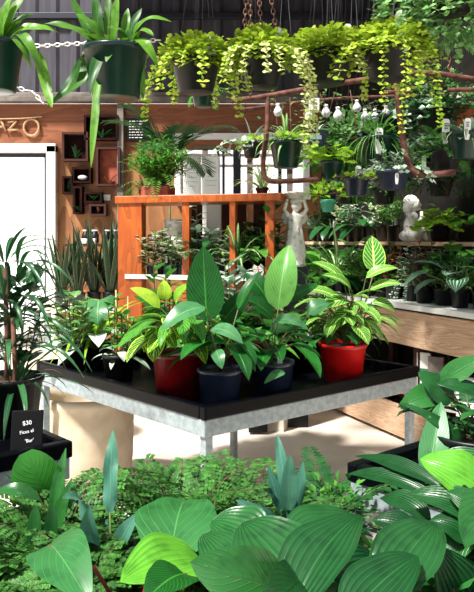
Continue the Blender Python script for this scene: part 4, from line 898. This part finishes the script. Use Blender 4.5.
# glass bulbs hung on the frame
def bulb(px, py, d, r, lab, pz=None):
    c = at(px, py, d); root = thing('hanging_bulb', lab, 'ornament', c-UP*r, 'clear bulb ornaments on the rusty frame')
    m = MB(); m.lathe(c-UP*r, [(.001, 0), (r*.6, r*.2), (r*.95, r*.7), (r, r*1.1), (r*.8, r*1.6), (r*.45, r*2.1), (r*.4, r*2.4)], 16); m.build('glass', 'bulbglass', root)
    m = MB(); m.lathe(c+UP*r*1.3, [(r*.45, 0), (r*.45, r*.5), (r*.2, r*.6)], 12); m.build('cap', 'greystone', root)
    m = MB(); m.tube([c+UP*r*1.8, V((c.x, dF+.5, zz(101, dF+.5)))], .0015, 4); m.build('string', 'wire', root)
for px, py, r, lab in ((278, 112, .032, 'clear bulb beside the left upright of the rusty frame'), (309, 116, .03, 'clear bulb hanging left of the white tag'), (326, 113, .032, 'clear bulb right of the white tag'), (338, 116, .034, 'clear bulb in the middle of the row'),
                       (357, 108, .03, 'highest clear bulb right of the middle'), (365, 117, .03, 'lower clear bulb, second left of the bent pipe'), (375, 117, .03, 'clear bulb nearest the bent pipe'), (386, 113, .028, 'clear bulb touching the bent pipe'), (459, 101, .03, 'lone clear bulb at the far right of the rusty frame')):
    bulb(px, py, dF+.4, r, lab)
m = MB(); b = at(314, 104, dF+.3); m.box(b, (.07, .006, .08)); m.box(b+UP*.07, (.002, .002, .07)); tag(m.build('white_card', 'white', org=b, smooth=False), 'white square tag hanging from the rusty frame among the bulbs', 'tag')

# pots hung from the frame
def hp(px, pyb, d, r, h, pot, polys, lab, name='hanging_pot', tags=(), cat='hanging plant', py_top=None):
    a = V((zx(px, d), d, BEAM_Z)) if py_top is None else None
    by = min((3.5, 4.0, 4.45), key=lambda v: abs(v-d)); a.y = by
    hanging(name, lab, px, pyb, d, r, h, pot, polys, anchor=a, tags=tags, lines=2)
hp(286, 168, 4.35, .105, .17, 'greenpot', [('lf_spider', lambda f, s, t: rosette(f, t, 46, .24, .022, (0, 80), 'strap', 1.8)), ('lf_lime', lambda f, s, t: trail(f, s, t, 5, .09, .35, .045, gap=.045))], 'spider plant in a green pot behind the left upright of the frame')
hp(316, 146, 4.2, .075, .09, 'navy', [('lf_silver', lambda f, s, t: rosette(f, t, 18, .1, .015, (10, 80), 'strap', 1.2))], 'small navy pot with a pale printed label under the frame')
b = at(316, 139, 4.2); o = [x for x in bpy.data.objects if x.get('label', '').startswith('small navy pot')][0]
m = MB(); m.box(b+V((-.01, -.072, 0)), (.07, .004, .025)); m.build('printed_label', 'tagblue', o, smooth=False)
hp(378, 164, 4.45, .135, .17, 'greenpot', [('lf_grass', lambda f, s, t: rosette(f, t, 160, .34, .006, (0, 80), 'strap', 2.0, .1, 8, 1)), ('lf_mid', lambda f, s, t: bush(f, s, t, 10, .16, .15, .06, .05, 4, 'heart'))], 'fine grassy plant spilling from a wide green pot', tags=((-.02, -.12, -.05, .12),))
hp(332, 180, 4.3, .07, .12, 'greenpot', [('lf_lime', lambda f, s, t: (bush(f, s, t, 10, .13, .16, .075, .06, 5, 'heart', .8), trail(f, s, t, 4, .06, .22, .05, gap=.045, prof='heart')))], 'lime heart leaved vine in a green pot under the navy pot')
hp(356, 196, 4.35, .085, .12, 'bluepot', [('lf_lime', lambda f, s, t: trail(f, s, t, 10, .08, .12, .04, gap=.03)), ('lf_purple', lambda f, s, t: trail(f, s, t, 10, .08, .24, .02, gap=.02))], 'trailing plant in a blue black pot below the grassy plant', tags=((.0, -.07, 0, .09),))
hp(396, 138, 4.5, .11, .14, 'blackplastic', [('lf_silver', lambda f, s, t: (bush(f, s, t, 12, .16, .2, .05, .018, 9, 'lance'), trail(f, s, t, 8, .1, .3, .03, gap=.025)))], 'silvery trailing plant in a black pot left of the bent pipe')
hp(393, 190, 4.2, .10, .12, 'navy', [('lf_silver', lambda f, s, t: (bush(f, s, t, 12, .18, .18, .05, .02, 9, 'lance'), trail(f, s, t, 9, .1, .25, .04, gap=.03, prof='lance')))], 'silver leaved plant in a navy labelled pot above the girl statue', tags=((.0, -.1, -.05, .05),))
hp(420, 178, 4.35, .09, .12, 'blackplastic', [('lf_silver', lambda f, s, t: bush(f, s, t, 10, .22, .14, .06, .02, 10, 'lance', pair=True)), ('lf_mid', lambda f, s, t: mound(f, t, (.16, .12, .09), 90, .04, .03))], 'silver sprigged plant in a black pot held behind the bent pipe', tags=((.0, -.09, -.03, .07), ))
hp(434, 132, 4.5, .12, .14, 'blackplastic', [('lf_dark', lambda f, s, t: (mound(f, t, (.24, .16, .15), 190, .06, .045, 'ovate'), trail(f, s, t, 14, .14, .3, .045, gap=.04, prof='ovate'))), ('lf_cream', lambda f, s, t: mound(f, t+UP*.08, (.22, .14, .1), 110, .04, .035, 'round'))], 'dark bushy plant with pale rounded tips right of the bent pipe')
hp(445, 170, 4.2, .10, .13, 'blackplastic', [('lf_mid', lambda f, s, t: (fern(f, s, t, 20, .26, 16, .04, .012, (0, 70), 1.5), bush(f, s, t, 10, .15, .18, .05, .035, 6)))], 'green feathery plant with a pale tag right of the bent pipe', tags=((-.03, -.11, .08, .11),))
hp(466, 160, 4.0, .11, .16, 'greenpot', [('lf_silver', lambda f, s, t: rosette(f, t, 14, .12, .06, (0, 80), 'ovate', .8)), ('lf_spider', lambda f, s, t: rosette(f, t, 16, .2, .02, (0, 70), 'strap', 1.7))], 'dark green pot with pale leaves hanging at the right edge', tags=((-.03, -.11, .0, .09),))
hp(328, 212, 5.0, .055, .09, 'teal', [('lf_lime', lambda f, s, t: (mound(f, t+UP*.05, (.16, .14, .10), 60, .07, .055, 'heart'), ))], 'small teal pot with lime heart leaves right of the cherub')
for px, pyb, d, mt, k, lab in ((330, 168, 5.3, 'lf_mid', 'ovate', 'mid green bush hanging deep behind the lime vine pot'), (356, 150, 5.2, 'lf_ivy', 'heart', 'ivy hanging deep behind the grassy plant'), (402, 158, 5.0, 'lf_dark', 'ovate', 'dark bush hanging deep behind the bent pipe'),
                          (384, 204, 5.1, 'lf_mid', 'lance', 'narrow leaved bush hanging just above the upper board, left of the statue'), (440, 196, 4.8, 'lf_dark', 'lance', 'dark narrow leaved bush hanging right of the girl statue'), (346, 204, 5.2, 'lf_fern', 'lance', 'light green bush hanging above the middle of the upper board')):
    hp(px, pyb, d, .09, .12, 'blackplastic', [(mt, lambda f, s, t, k=k: (mound(f, t+UP*.02, (.25, .13, .17), 230, .07, .045 if k != 'lance' else .016, k, -.6), trail(f, s, t, 8, .1, .22, .05, gap=.04, prof=k)))], lab)
hp(470, 128, 4.7, .12, .16, 'terracotta', [('lf_ivy', lambda f, s, t: (mound(f, t+UP*.03, (.2, .14, .1), 120, .05, .04, 'heart'), trail(f, s, t, 10, .12, .25, .04, gap=.03, prof='heart')))], 'terracotta pot of ivy hanging in the right corner behind the frame')
hp(252, 158, 4.9, .07, .11, 'blackplastic', [('lf_silver', lambda f, s, t: (trail(f, s, t, 8, .06, .3, .04, gap=.035, prof='lance'), rosette(f, t, 18, .2, .012, (10, 80), 'strap', 1.6)))], 'small black pot with pale wispy leaves hanging in front of the window')
hp(430, 112, 5.0, .12, .14, 'blackplastic', [('lf_mid', lambda f, s, t: (mound(f, t+UP*.04, (.3, .14, .16), 200, .05, .035, 'ovate'), trail(f, s, t, 12, .12, .25, .04, gap=.035)))], 'mid green bushy plant hanging behind the right end of the frame')
# tillandsia twigs and vine along the frame
m = MB(); s = MB()
for i in range(7):
    x0 = 275+i*15; a = at(x0, 99-i*1.8, dF+.45); s.tube([a, a+V((rv(-.1, .1), 0, -rv(.15, .3))), a+V((rv(-.2, .2), -.03, -rv(.3, .42)))], .004, 5)
    for k in range(14): m.blade(a+V((rv(-.12, .12), rv(-.05, .05), -rv(.0, .32))), V((rv(-1, 1), rv(-1, .3), rv(-.5, .5))), UP, .035, .03, 'round', .3, .1, 2, 2, R.random())
root = thing('climbing_vine', 'twiggy pale green vine climbing along the rusty frame', 'vine', at(330, 100, dF+.45)); m.build('foliage', 'lf_ivy', root); s.build('twigs', 'brownstem', root)

# ================================================================== FOREGROUND
zf = .5
def fg(name, lab, px, d, polys, r=.055, h=.13, base=None, cat='potted plant', stemmat='stem', z=zf, grp=None):
    b = V(((px-CX)/F*d, d, z)) if base is None else base
    return potted(name, lab, cat, b, (r, r*.8, h, 'blackplastic'), polys, grp, stemmat)
gm = 'maidenhair ferns in front of the bench'
for px, d, L, n, lab in ((178, 1.86, .27, 30, 'maidenhair fern rising highest below the middle bench corner'), (240, 1.84, .22, 26, 'maidenhair fern right of the highest one'), (298, 1.62, .22, 26, 'maidenhair fern around the blue green staghorn leaves'),
                         (60, 1.7, .24, 30, 'maidenhair fern beneath the round backlit leaf at the left'), (0, 1.62, .22, 24, 'maidenhair fern cut by the left edge of the picture'), (82, 1.53, .16, 24, 'maidenhair fern between the drooping heart leaf and the tall blue green leaf'), (10, 1.4, .15, 20, 'maidenhair fern at the bottom left corner'),
                         (84, 1.3, .12, 18, 'maidenhair fern at the bottom behind the drooping heart leaf')):
    fg('maidenhair_fern', lab, px, d, [('lf_maiden', lambda f, s, t, L=L, n=n: maiden(f, s, t+UP*.03, int(n*1.9), L, .0125, (10, 82), nl=11))], .055, .13, grp=gm, cat='fern', stemmat='brownstem')
fg('golden_fern', 'golden brown fern fronds among the maidenhair below the bench corner', 222, 1.72, [('lf_brownfern', lambda f, s, t: fern(f, s, t, 12, .24, 22, .04, .009, (20, 70), 1.2))], cat='fern')
# blue star / staghorn upright leaves
D6 = 1.62
fg('blue_star_fern', 'blue green fern with one tall wavy upright leaf before the beige pot', 112, 1.64, [('lf_blue', lambda f, s, t: (
    f.to(at(110, 512, D6), at(113, 430, D6+.05), .036, .04, (0, -1, .1), 'oblong', 20, 6, .1, .6, 0, .5), s.tube([t, at(110, 512, D6)], .003, 5),
    f.to(at(95, 545, D6), at(90, 505, D6-.1), .05, .1, (0, -.8, .6), 'ovate', 9, 4), f.to(at(120, 548, D6), at(140, 512, D6-.05), .04, .15, (0, -.8, .6), 'lance', 9, 4), f.to(at(80, 520, D6), at(62, 498, D6-.1), .05, .2, (0, -.6, .7), 'ovate', 9, 4), rosette(f, t, 8, .16, .04, (30, 80), 'lance', .9, wave=.1)))])
D7 = 1.74
fg('blue_star_fern', 'blue green fern with several upright leaves left of the black bench corner', 285, 1.76, [('lf_blue', lambda f, s, t: (
    f.to(at(291, 520, D7), at(277, 434, D7+.05), .036, .1, (0, -1, .1), 'oblong', 16, 4, .1, .3, 0, .35), f.to(at(288, 510, D7-.02), at(290, 455, D7-.05), .04, .02, (0, -1, .1), 'oblong', 12, 4, .1, .9), f.to(at(296, 512, D7), at(303, 462, D7), .03, .05, (0, -1, .1), 'lance', 10, 2), f.to(at(282, 515, D7), at(268, 465, D7), .03, .05, (0, -1, .1), 'lance', 10, 2),
    f.to(at(280, 540, D7-.05), at(236, 500, D7-.1), .05, .2, (0, -.7, .6), 'lance', 10, 4), rosette(f, t, 8, .2, .035, (30, 85), 'lance', .8, wave=.1)))])
fg('fern', 'dark arching fern beside the black bench corner', 328, 1.86, [('lf_palm', lambda f, s, t: fern(f, s, t, 14, .32, 20, .05, .02, (20, 85), 1.4)), ('lf_mid', lambda f, s, t: mound(f, t+UP*.08, (.14, .1, .12), 160, .025, .018))], cat='fern')
fg('philodendron', 'small leafy philodendron in the shade left of the heart leaves', 205, 1.6, [('lf_mid', lambda f, s, t: (bush(f, s, t, 16, .24, .14, .035, .024, 10, 'ovate')))], r=.07)
# left: backlit round leaf plant
D8 = 1.9
fg('bird_nest_fern', 'dark plant with one rounded backlit leaf below the dracaena bench', 55, 1.87, [('lf_mid', lambda f, s, t: (f.to(at(50, 497, D8-.1), at(26, 452, D8-.12), .13, .10, (.2, -1, -.2), 'round', 10, 6, .1, .1), s.tube([t, at(50, 497, D8-.1)], .004, 5))),
    ('lf_dark', lambda f, s, t: (f.to(at(52, 530, D8-.15), at(66, 448, D8-.1), .035, .08, (0, -1, .2), 'lance', 10, 4, .2, .9), f.to(at(50, 545, D8-.2), at(72, 478, D8-.2), .035, .1, (0, -1, .2), 'lance', 10, 4), f.to(at(40, 500, D8-.2), at(-5, 492, D8-.2), .04, .2, (0, -.5, .8), 'lance', 10, 4),
    f.to(at(34, 545, D8-.3), at(36, 505, D8-.3), .035, .02, (0, -1, .2), 'oblong', 10, 4), f.to(at(50, 545, D8-.3), at(53, 505, D8-.3), .035, .02, (0, -1, .2), 'oblong', 10, 4), rosette(f, t, 12, .22, .04, (30, 80), 'lance', .7)))])
# heart leaves
def hl(f, s, t, b, tip, w_, mt=None, bow=.08, nrm=(0, -.4, .9), lobe=.16, rnd=None, prof='heart', fold=.08, wave=.06):
    f.to(b, tip, w_, bow, nrm, prof, 14, 8, fold, rnd, lobe, wave); m_ = (t+b)/2+V((0, .02, .03)); s.tube([t, m_, b-UP*.012, b], .0045, 6)
bp = V((-.22, 1.42, zf))
def hp1(f, s, t):
    hl(f, s, t, at(173, 541, 1.46), at(186, 500, 1.68), .20, rnd=.6, bow=.1)
    hl(f, s, t, at(50, 545, 1.30), at(90, 604, 1.12), .105, nrm=(.1, -.75, .75), rnd=.5, bow=.14, lobe=.12, prof='ovate', fold=.1)
root = fg('heart_leaf_plant', 'plant with broad matt heart shaped leaves on reddish stalks at front left', 0, 0, [('lf_heart', hp1), ('lf_hostab', lambda f, s, t: hl(f, s, t, at(196, 559, 1.33), at(120, 582, 1.2), .125, nrm=(.1, -.45, .9), rnd=.8, bow=.1, lobe=.1, prof='ovate')),
    ('lf_big', lambda f, s, t: (hl(f, s, t, at(185, 574, 1.22), at(146, 600, 1.1), .10, rnd=.2, lobe=.1)))], .08, .16, bp, stemmat='redstem')
bp = V((.02, 1.26, zf))
def hosta(f, s, t):
    hl(f, s, t, at(292, 606, 1.14), at(360, 515, 1.3), .128, nrm=(-.55, -.65, .55), rnd=.3, bow=.1, lobe=.05, prof='ovate', fold=.14)
    hl(f, s, t, at(302, 590, 1.2), at(243, 522, 1.36), .16, nrm=(.1, -.7, .75), rnd=.6, bow=.08, lobe=.05, prof='ovate')
    hl(f, s, t, at(385, 592, 1.14), at(436, 524, 1.28), .115, nrm=(-.35, -.7, .6), rnd=.5, bow=.1, lobe=.04, prof='ovate', fold=.14)
    hl(f, s, t, at(348, 618, 1.05), at(418, 556, 1.15), .10, nrm=(-.4, -.6, .7), rnd=.2, bow=.08, lobe=.04, prof='ovate')
    hl(f, s, t, at(290, 538, 1.46), at(362, 522, 1.56), .12, nrm=(0, -.3, .95), rnd=.6, bow=.1, lobe=.05, prof='ovate')
    hl(f, s, t, at(262, 540, 1.42), at(212, 520, 1.5), .12, nrm=(0, -.5, .9), rnd=.9, bow=.08, lobe=.05, prof='ovate')
    hl(f, s, t, at(240, 575, 1.25), at(203, 534, 1.38), .085, nrm=(0, -.6, .8), rnd=.7, bow=.08, lobe=.05, prof='ovate')
    hl(f, s, t, at(262, 560, 1.34), at(338, 560, 1.3), .1, nrm=(0, -.5, .8), rnd=.1, bow=.08, lobe=.05, prof='ovate')
    hl(f, s, t, at(330, 575, 1.3), at(385, 562, 1.4), .10, nrm=(0, -.5, .8), rnd=.0, bow=.08, lobe=.05, prof='ovate')
root = fg('hosta', 'hosta with broad ribbed leaves in the middle of the front edge', 0, 0, [('lf_hosta', hosta), ('lf_dark', lambda f, s, t: (hl(f, s, t, at(282, 588, 1.12), at(190, 562, 1.1), .1, nrm=(.2, -.8, .3), rnd=.6, bow=.12, lobe=.03, prof='ovate'), hl(f, s, t, at(300, 580, 1.18), at(262, 612, 1.0), .08, nrm=(0, -.8, .5), rnd=.2, lobe=.03, prof='ovate'), rosette(f, t+UP*.03, 12, .2, .09, (10, 60), 'ovate', .9, .12, 7, 4, s, .08)))], .11, .16, bp)
# right: aspidistra / large leaf plant on the right bench
bp = V((.62, 1.75, tz))
def rp(f, s, t):
    hl(f, s, t, at(452, 402, 1.8), at(418, 372, 1.8), .07, nrm=(-.2, -.8, .6), rnd=.8, bow=.08, lobe=0, prof='ovate')
    hl(f, s, t, at(470, 470, 1.8), at(400, 402, 1.75), .04, nrm=(-.3, -.6, .7), rnd=.6, bow=.25, lobe=0, prof='lance')
    hl(f, s, t, at(486, 398, 1.75), at(436, 384, 1.75), .06, nrm=(0, -.5, .8), rnd=.5, bow=.1, lobe=0, prof='ovate')
    hl(f, s, t, at(440, 440, 1.8), at(470, 455, 1.7), .07, nrm=(0, -.6, .8), rnd=.5, bow=.15, lobe=0, prof='ovate')
def rd(f, s, t):
    hl(f, s, t, at(436, 384, 1.8), at(486, 356, 1.75), .06, nrm=(-.3, -.8, .5), rnd=.9, bow=.04, lobe=0, prof='lance')
    hl(f, s, t, at(440, 395, 1.85), at(398, 408, 1.8), .07, nrm=(.2, -.7, .6), rnd=.9, bow=.2, lobe=0, prof='ovate')
    rosette(f, t+UP*.0, 8, .14, .05, (0, 35), 'lance', 1.1, .15, 8, 4, s, .05)
    bush(f, s, t, 12, .12, .2, .06, .035, 6, 'ovate', .8)
fg('aspidistra', 'large plant with long upright and arching leaves on the right bench', 0, 0, [('lf_hosta', rp), ('lf_grey', lambda f, s, t: hl(f, s, t, at(428, 480, 1.66), at(441, 402, 1.75), .07, nrm=(-.3, -1, .1), rnd=.9, bow=.06, lobe=0, prof='ovate', fold=.15)), ('lf_dark', rd)], .13, .2, bp)
bp = V((.60, 1.44, tz))
def rq(f, s, t):
    hl(f, s, t, at(484, 492, 1.45), at(420, 459, 1.5), .11, nrm=(-.1, -.6, .8), rnd=.7, bow=.12, lobe=.02, prof='ovate')
def rr_(f, s, t):
    hl(f, s, t, at(500, 530, 1.38), at(408, 494, 1.45), .085, nrm=(-.1, -.4, .9), rnd=.5, bow=.14, lobe=.0, prof='lance')
    hl(f, s, t, at(500, 476, 1.55), at(436, 456, 1.65), .10, nrm=(0, -.4, .9), rnd=.7, bow=.1, lobe=.0, prof='ovate')
    hl(f, s, t, at(492, 520, 1.36), at(446, 492, 1.4), .07, nrm=(0, -.6, .9), rnd=.7, bow=.1, lobe=.0, prof='ovate')
    hl(f, s, t, at(440, 500, 1.55), at(348, 474, 1.7), .06, nrm=(0, -.4, .9), rnd=.3, bow=.1, lobe=.0, prof='lance')
    hl(f, s, t, at(450, 492, 1.55), at(355, 456, 1.75), .055, nrm=(0, -.4, .9), rnd=.2, bow=.08, lobe=.0, prof='lance')
    hl(f, s, t, at(430, 520, 1.45), at(380, 498, 1.55), .07, nrm=(0, -.4, .9), rnd=.4, bow=.15, lobe=.0, prof='lance')
    hl(f, s, t, at(474, 612, 1.25), at(436, 546, 1.22), .10, rnd=.1, bow=.08, lobe=0, prof='ovate', nrm=(-.2, -.8, .5))
    for x0, y0, x1, y1, w_ in ((470, 540, 430, 520, .07), (480, 560, 440, 548, .08), (490, 590, 448, 560, .09), (470, 600, 425, 580, .08), (420, 540, 372, 520, .07), (500, 545, 455, 530, .08)):
        hl(f, s, t, at(x0, y0, 1.35), at(x1, y1, 1.38), w_, rnd=rv(0, .4), bow=.15, lobe=0, prof='ovate')
fg('hosta', 'large hosta with a bright backlit leaf at the right edge', 0, 0, [('lf_hostab', rq), ('lf_hosta', rr_), ('lf_dark', lambda f, s, t: rosette(f, t, 11, .2, .1, (0, 30), 'ovate', .9, .15, 8, 4, s, .06))], .12, .17, bp)
fg('leafy_pot_plant', 'dark small leaved plant filling the gap behind the ribbed leaves', 345, 1.66, [('lf_dark', lambda f, s, t: bush(f, s, t, 24, .2, .17, .05, .03, 10, 'ovate')), ('lf_mid', lambda f, s, t: bush(f, s, t, 14, .2, .16, .04, .025, 9, 'ovate'))], base=V((.215, 1.48, zf)), r=.08)
fg('leafy_pot_plant', 'dark leafy plant in the shade at the lower right corner', 0, 0, [('lf_dark', lambda f, s, t: bush(f, s, t, 20, .12, .15, .07, .045, 7, 'ovate'))], base=V((.20, 1.16, zf)), r=.08)

root = thing('plant_staging', 'small low black staging in the lower right corner, mostly hidden by leaves', 'plant bench', (.5, 1.14, 0))
m = MB(); m.box((.52, 1.13, .485), (.44, .34, .03)); m.build('deck', 'blackplastic', root, smooth=False)
for x in (.33, .71):
    for y in (.99, 1.27): m = MB(); m.box((x, y, .235), (.04, .04, .47)); m.build('leg', 'galv', root, smooth=False)
fg('leafy_pot_plant', 'dark broad leaved plant filling the lower right corner below the hosta', 0, 0, [('lf_dark', lambda f, s, t: (bush(f, s, t, 30, .22, .18, .08, .05, 9, 'ovate'), rosette(f, t, 14, .16, .07, (5, 60), 'ovate', .9, sm=s, pet=.05)))], base=V((.42, 1.24, zf)), r=.09)
fg('leafy_pot_plant', 'dark pointed leaved plant at the very bottom right behind the hosta leaves', 0, 0, [('lf_dark', lambda f, s, t: bush(f, s, t, 30, .26, .2, .10, .055, 9, 'ovate'))], base=V((.60, 1.22, zf)), r=.08)
for px, py, kd, mt, lab in ((158, 346, 'broad', 'lf_mid', 'broad leaved plant behind the yellow edged zebra plant'), (228, 343, 'tall', 'lf_silver', 'grey green upright plant between the two peace lilies, rear row'), (262, 345, 'broad', 'lf_big', 'leafy plant at the far corner of the middle bench'),
                        (196, 346, 'heart', 'lf_dark', 'dark heart leaved plant straight behind the tallest leaf')):
    potted('potted_plant', lab, 'potted plant', tb(px, py, .06), (.06, .05, .14, 'blackplastic'), [(mt, gen(kd, 1.6))], 'small potted plants at the back of the middle bench')
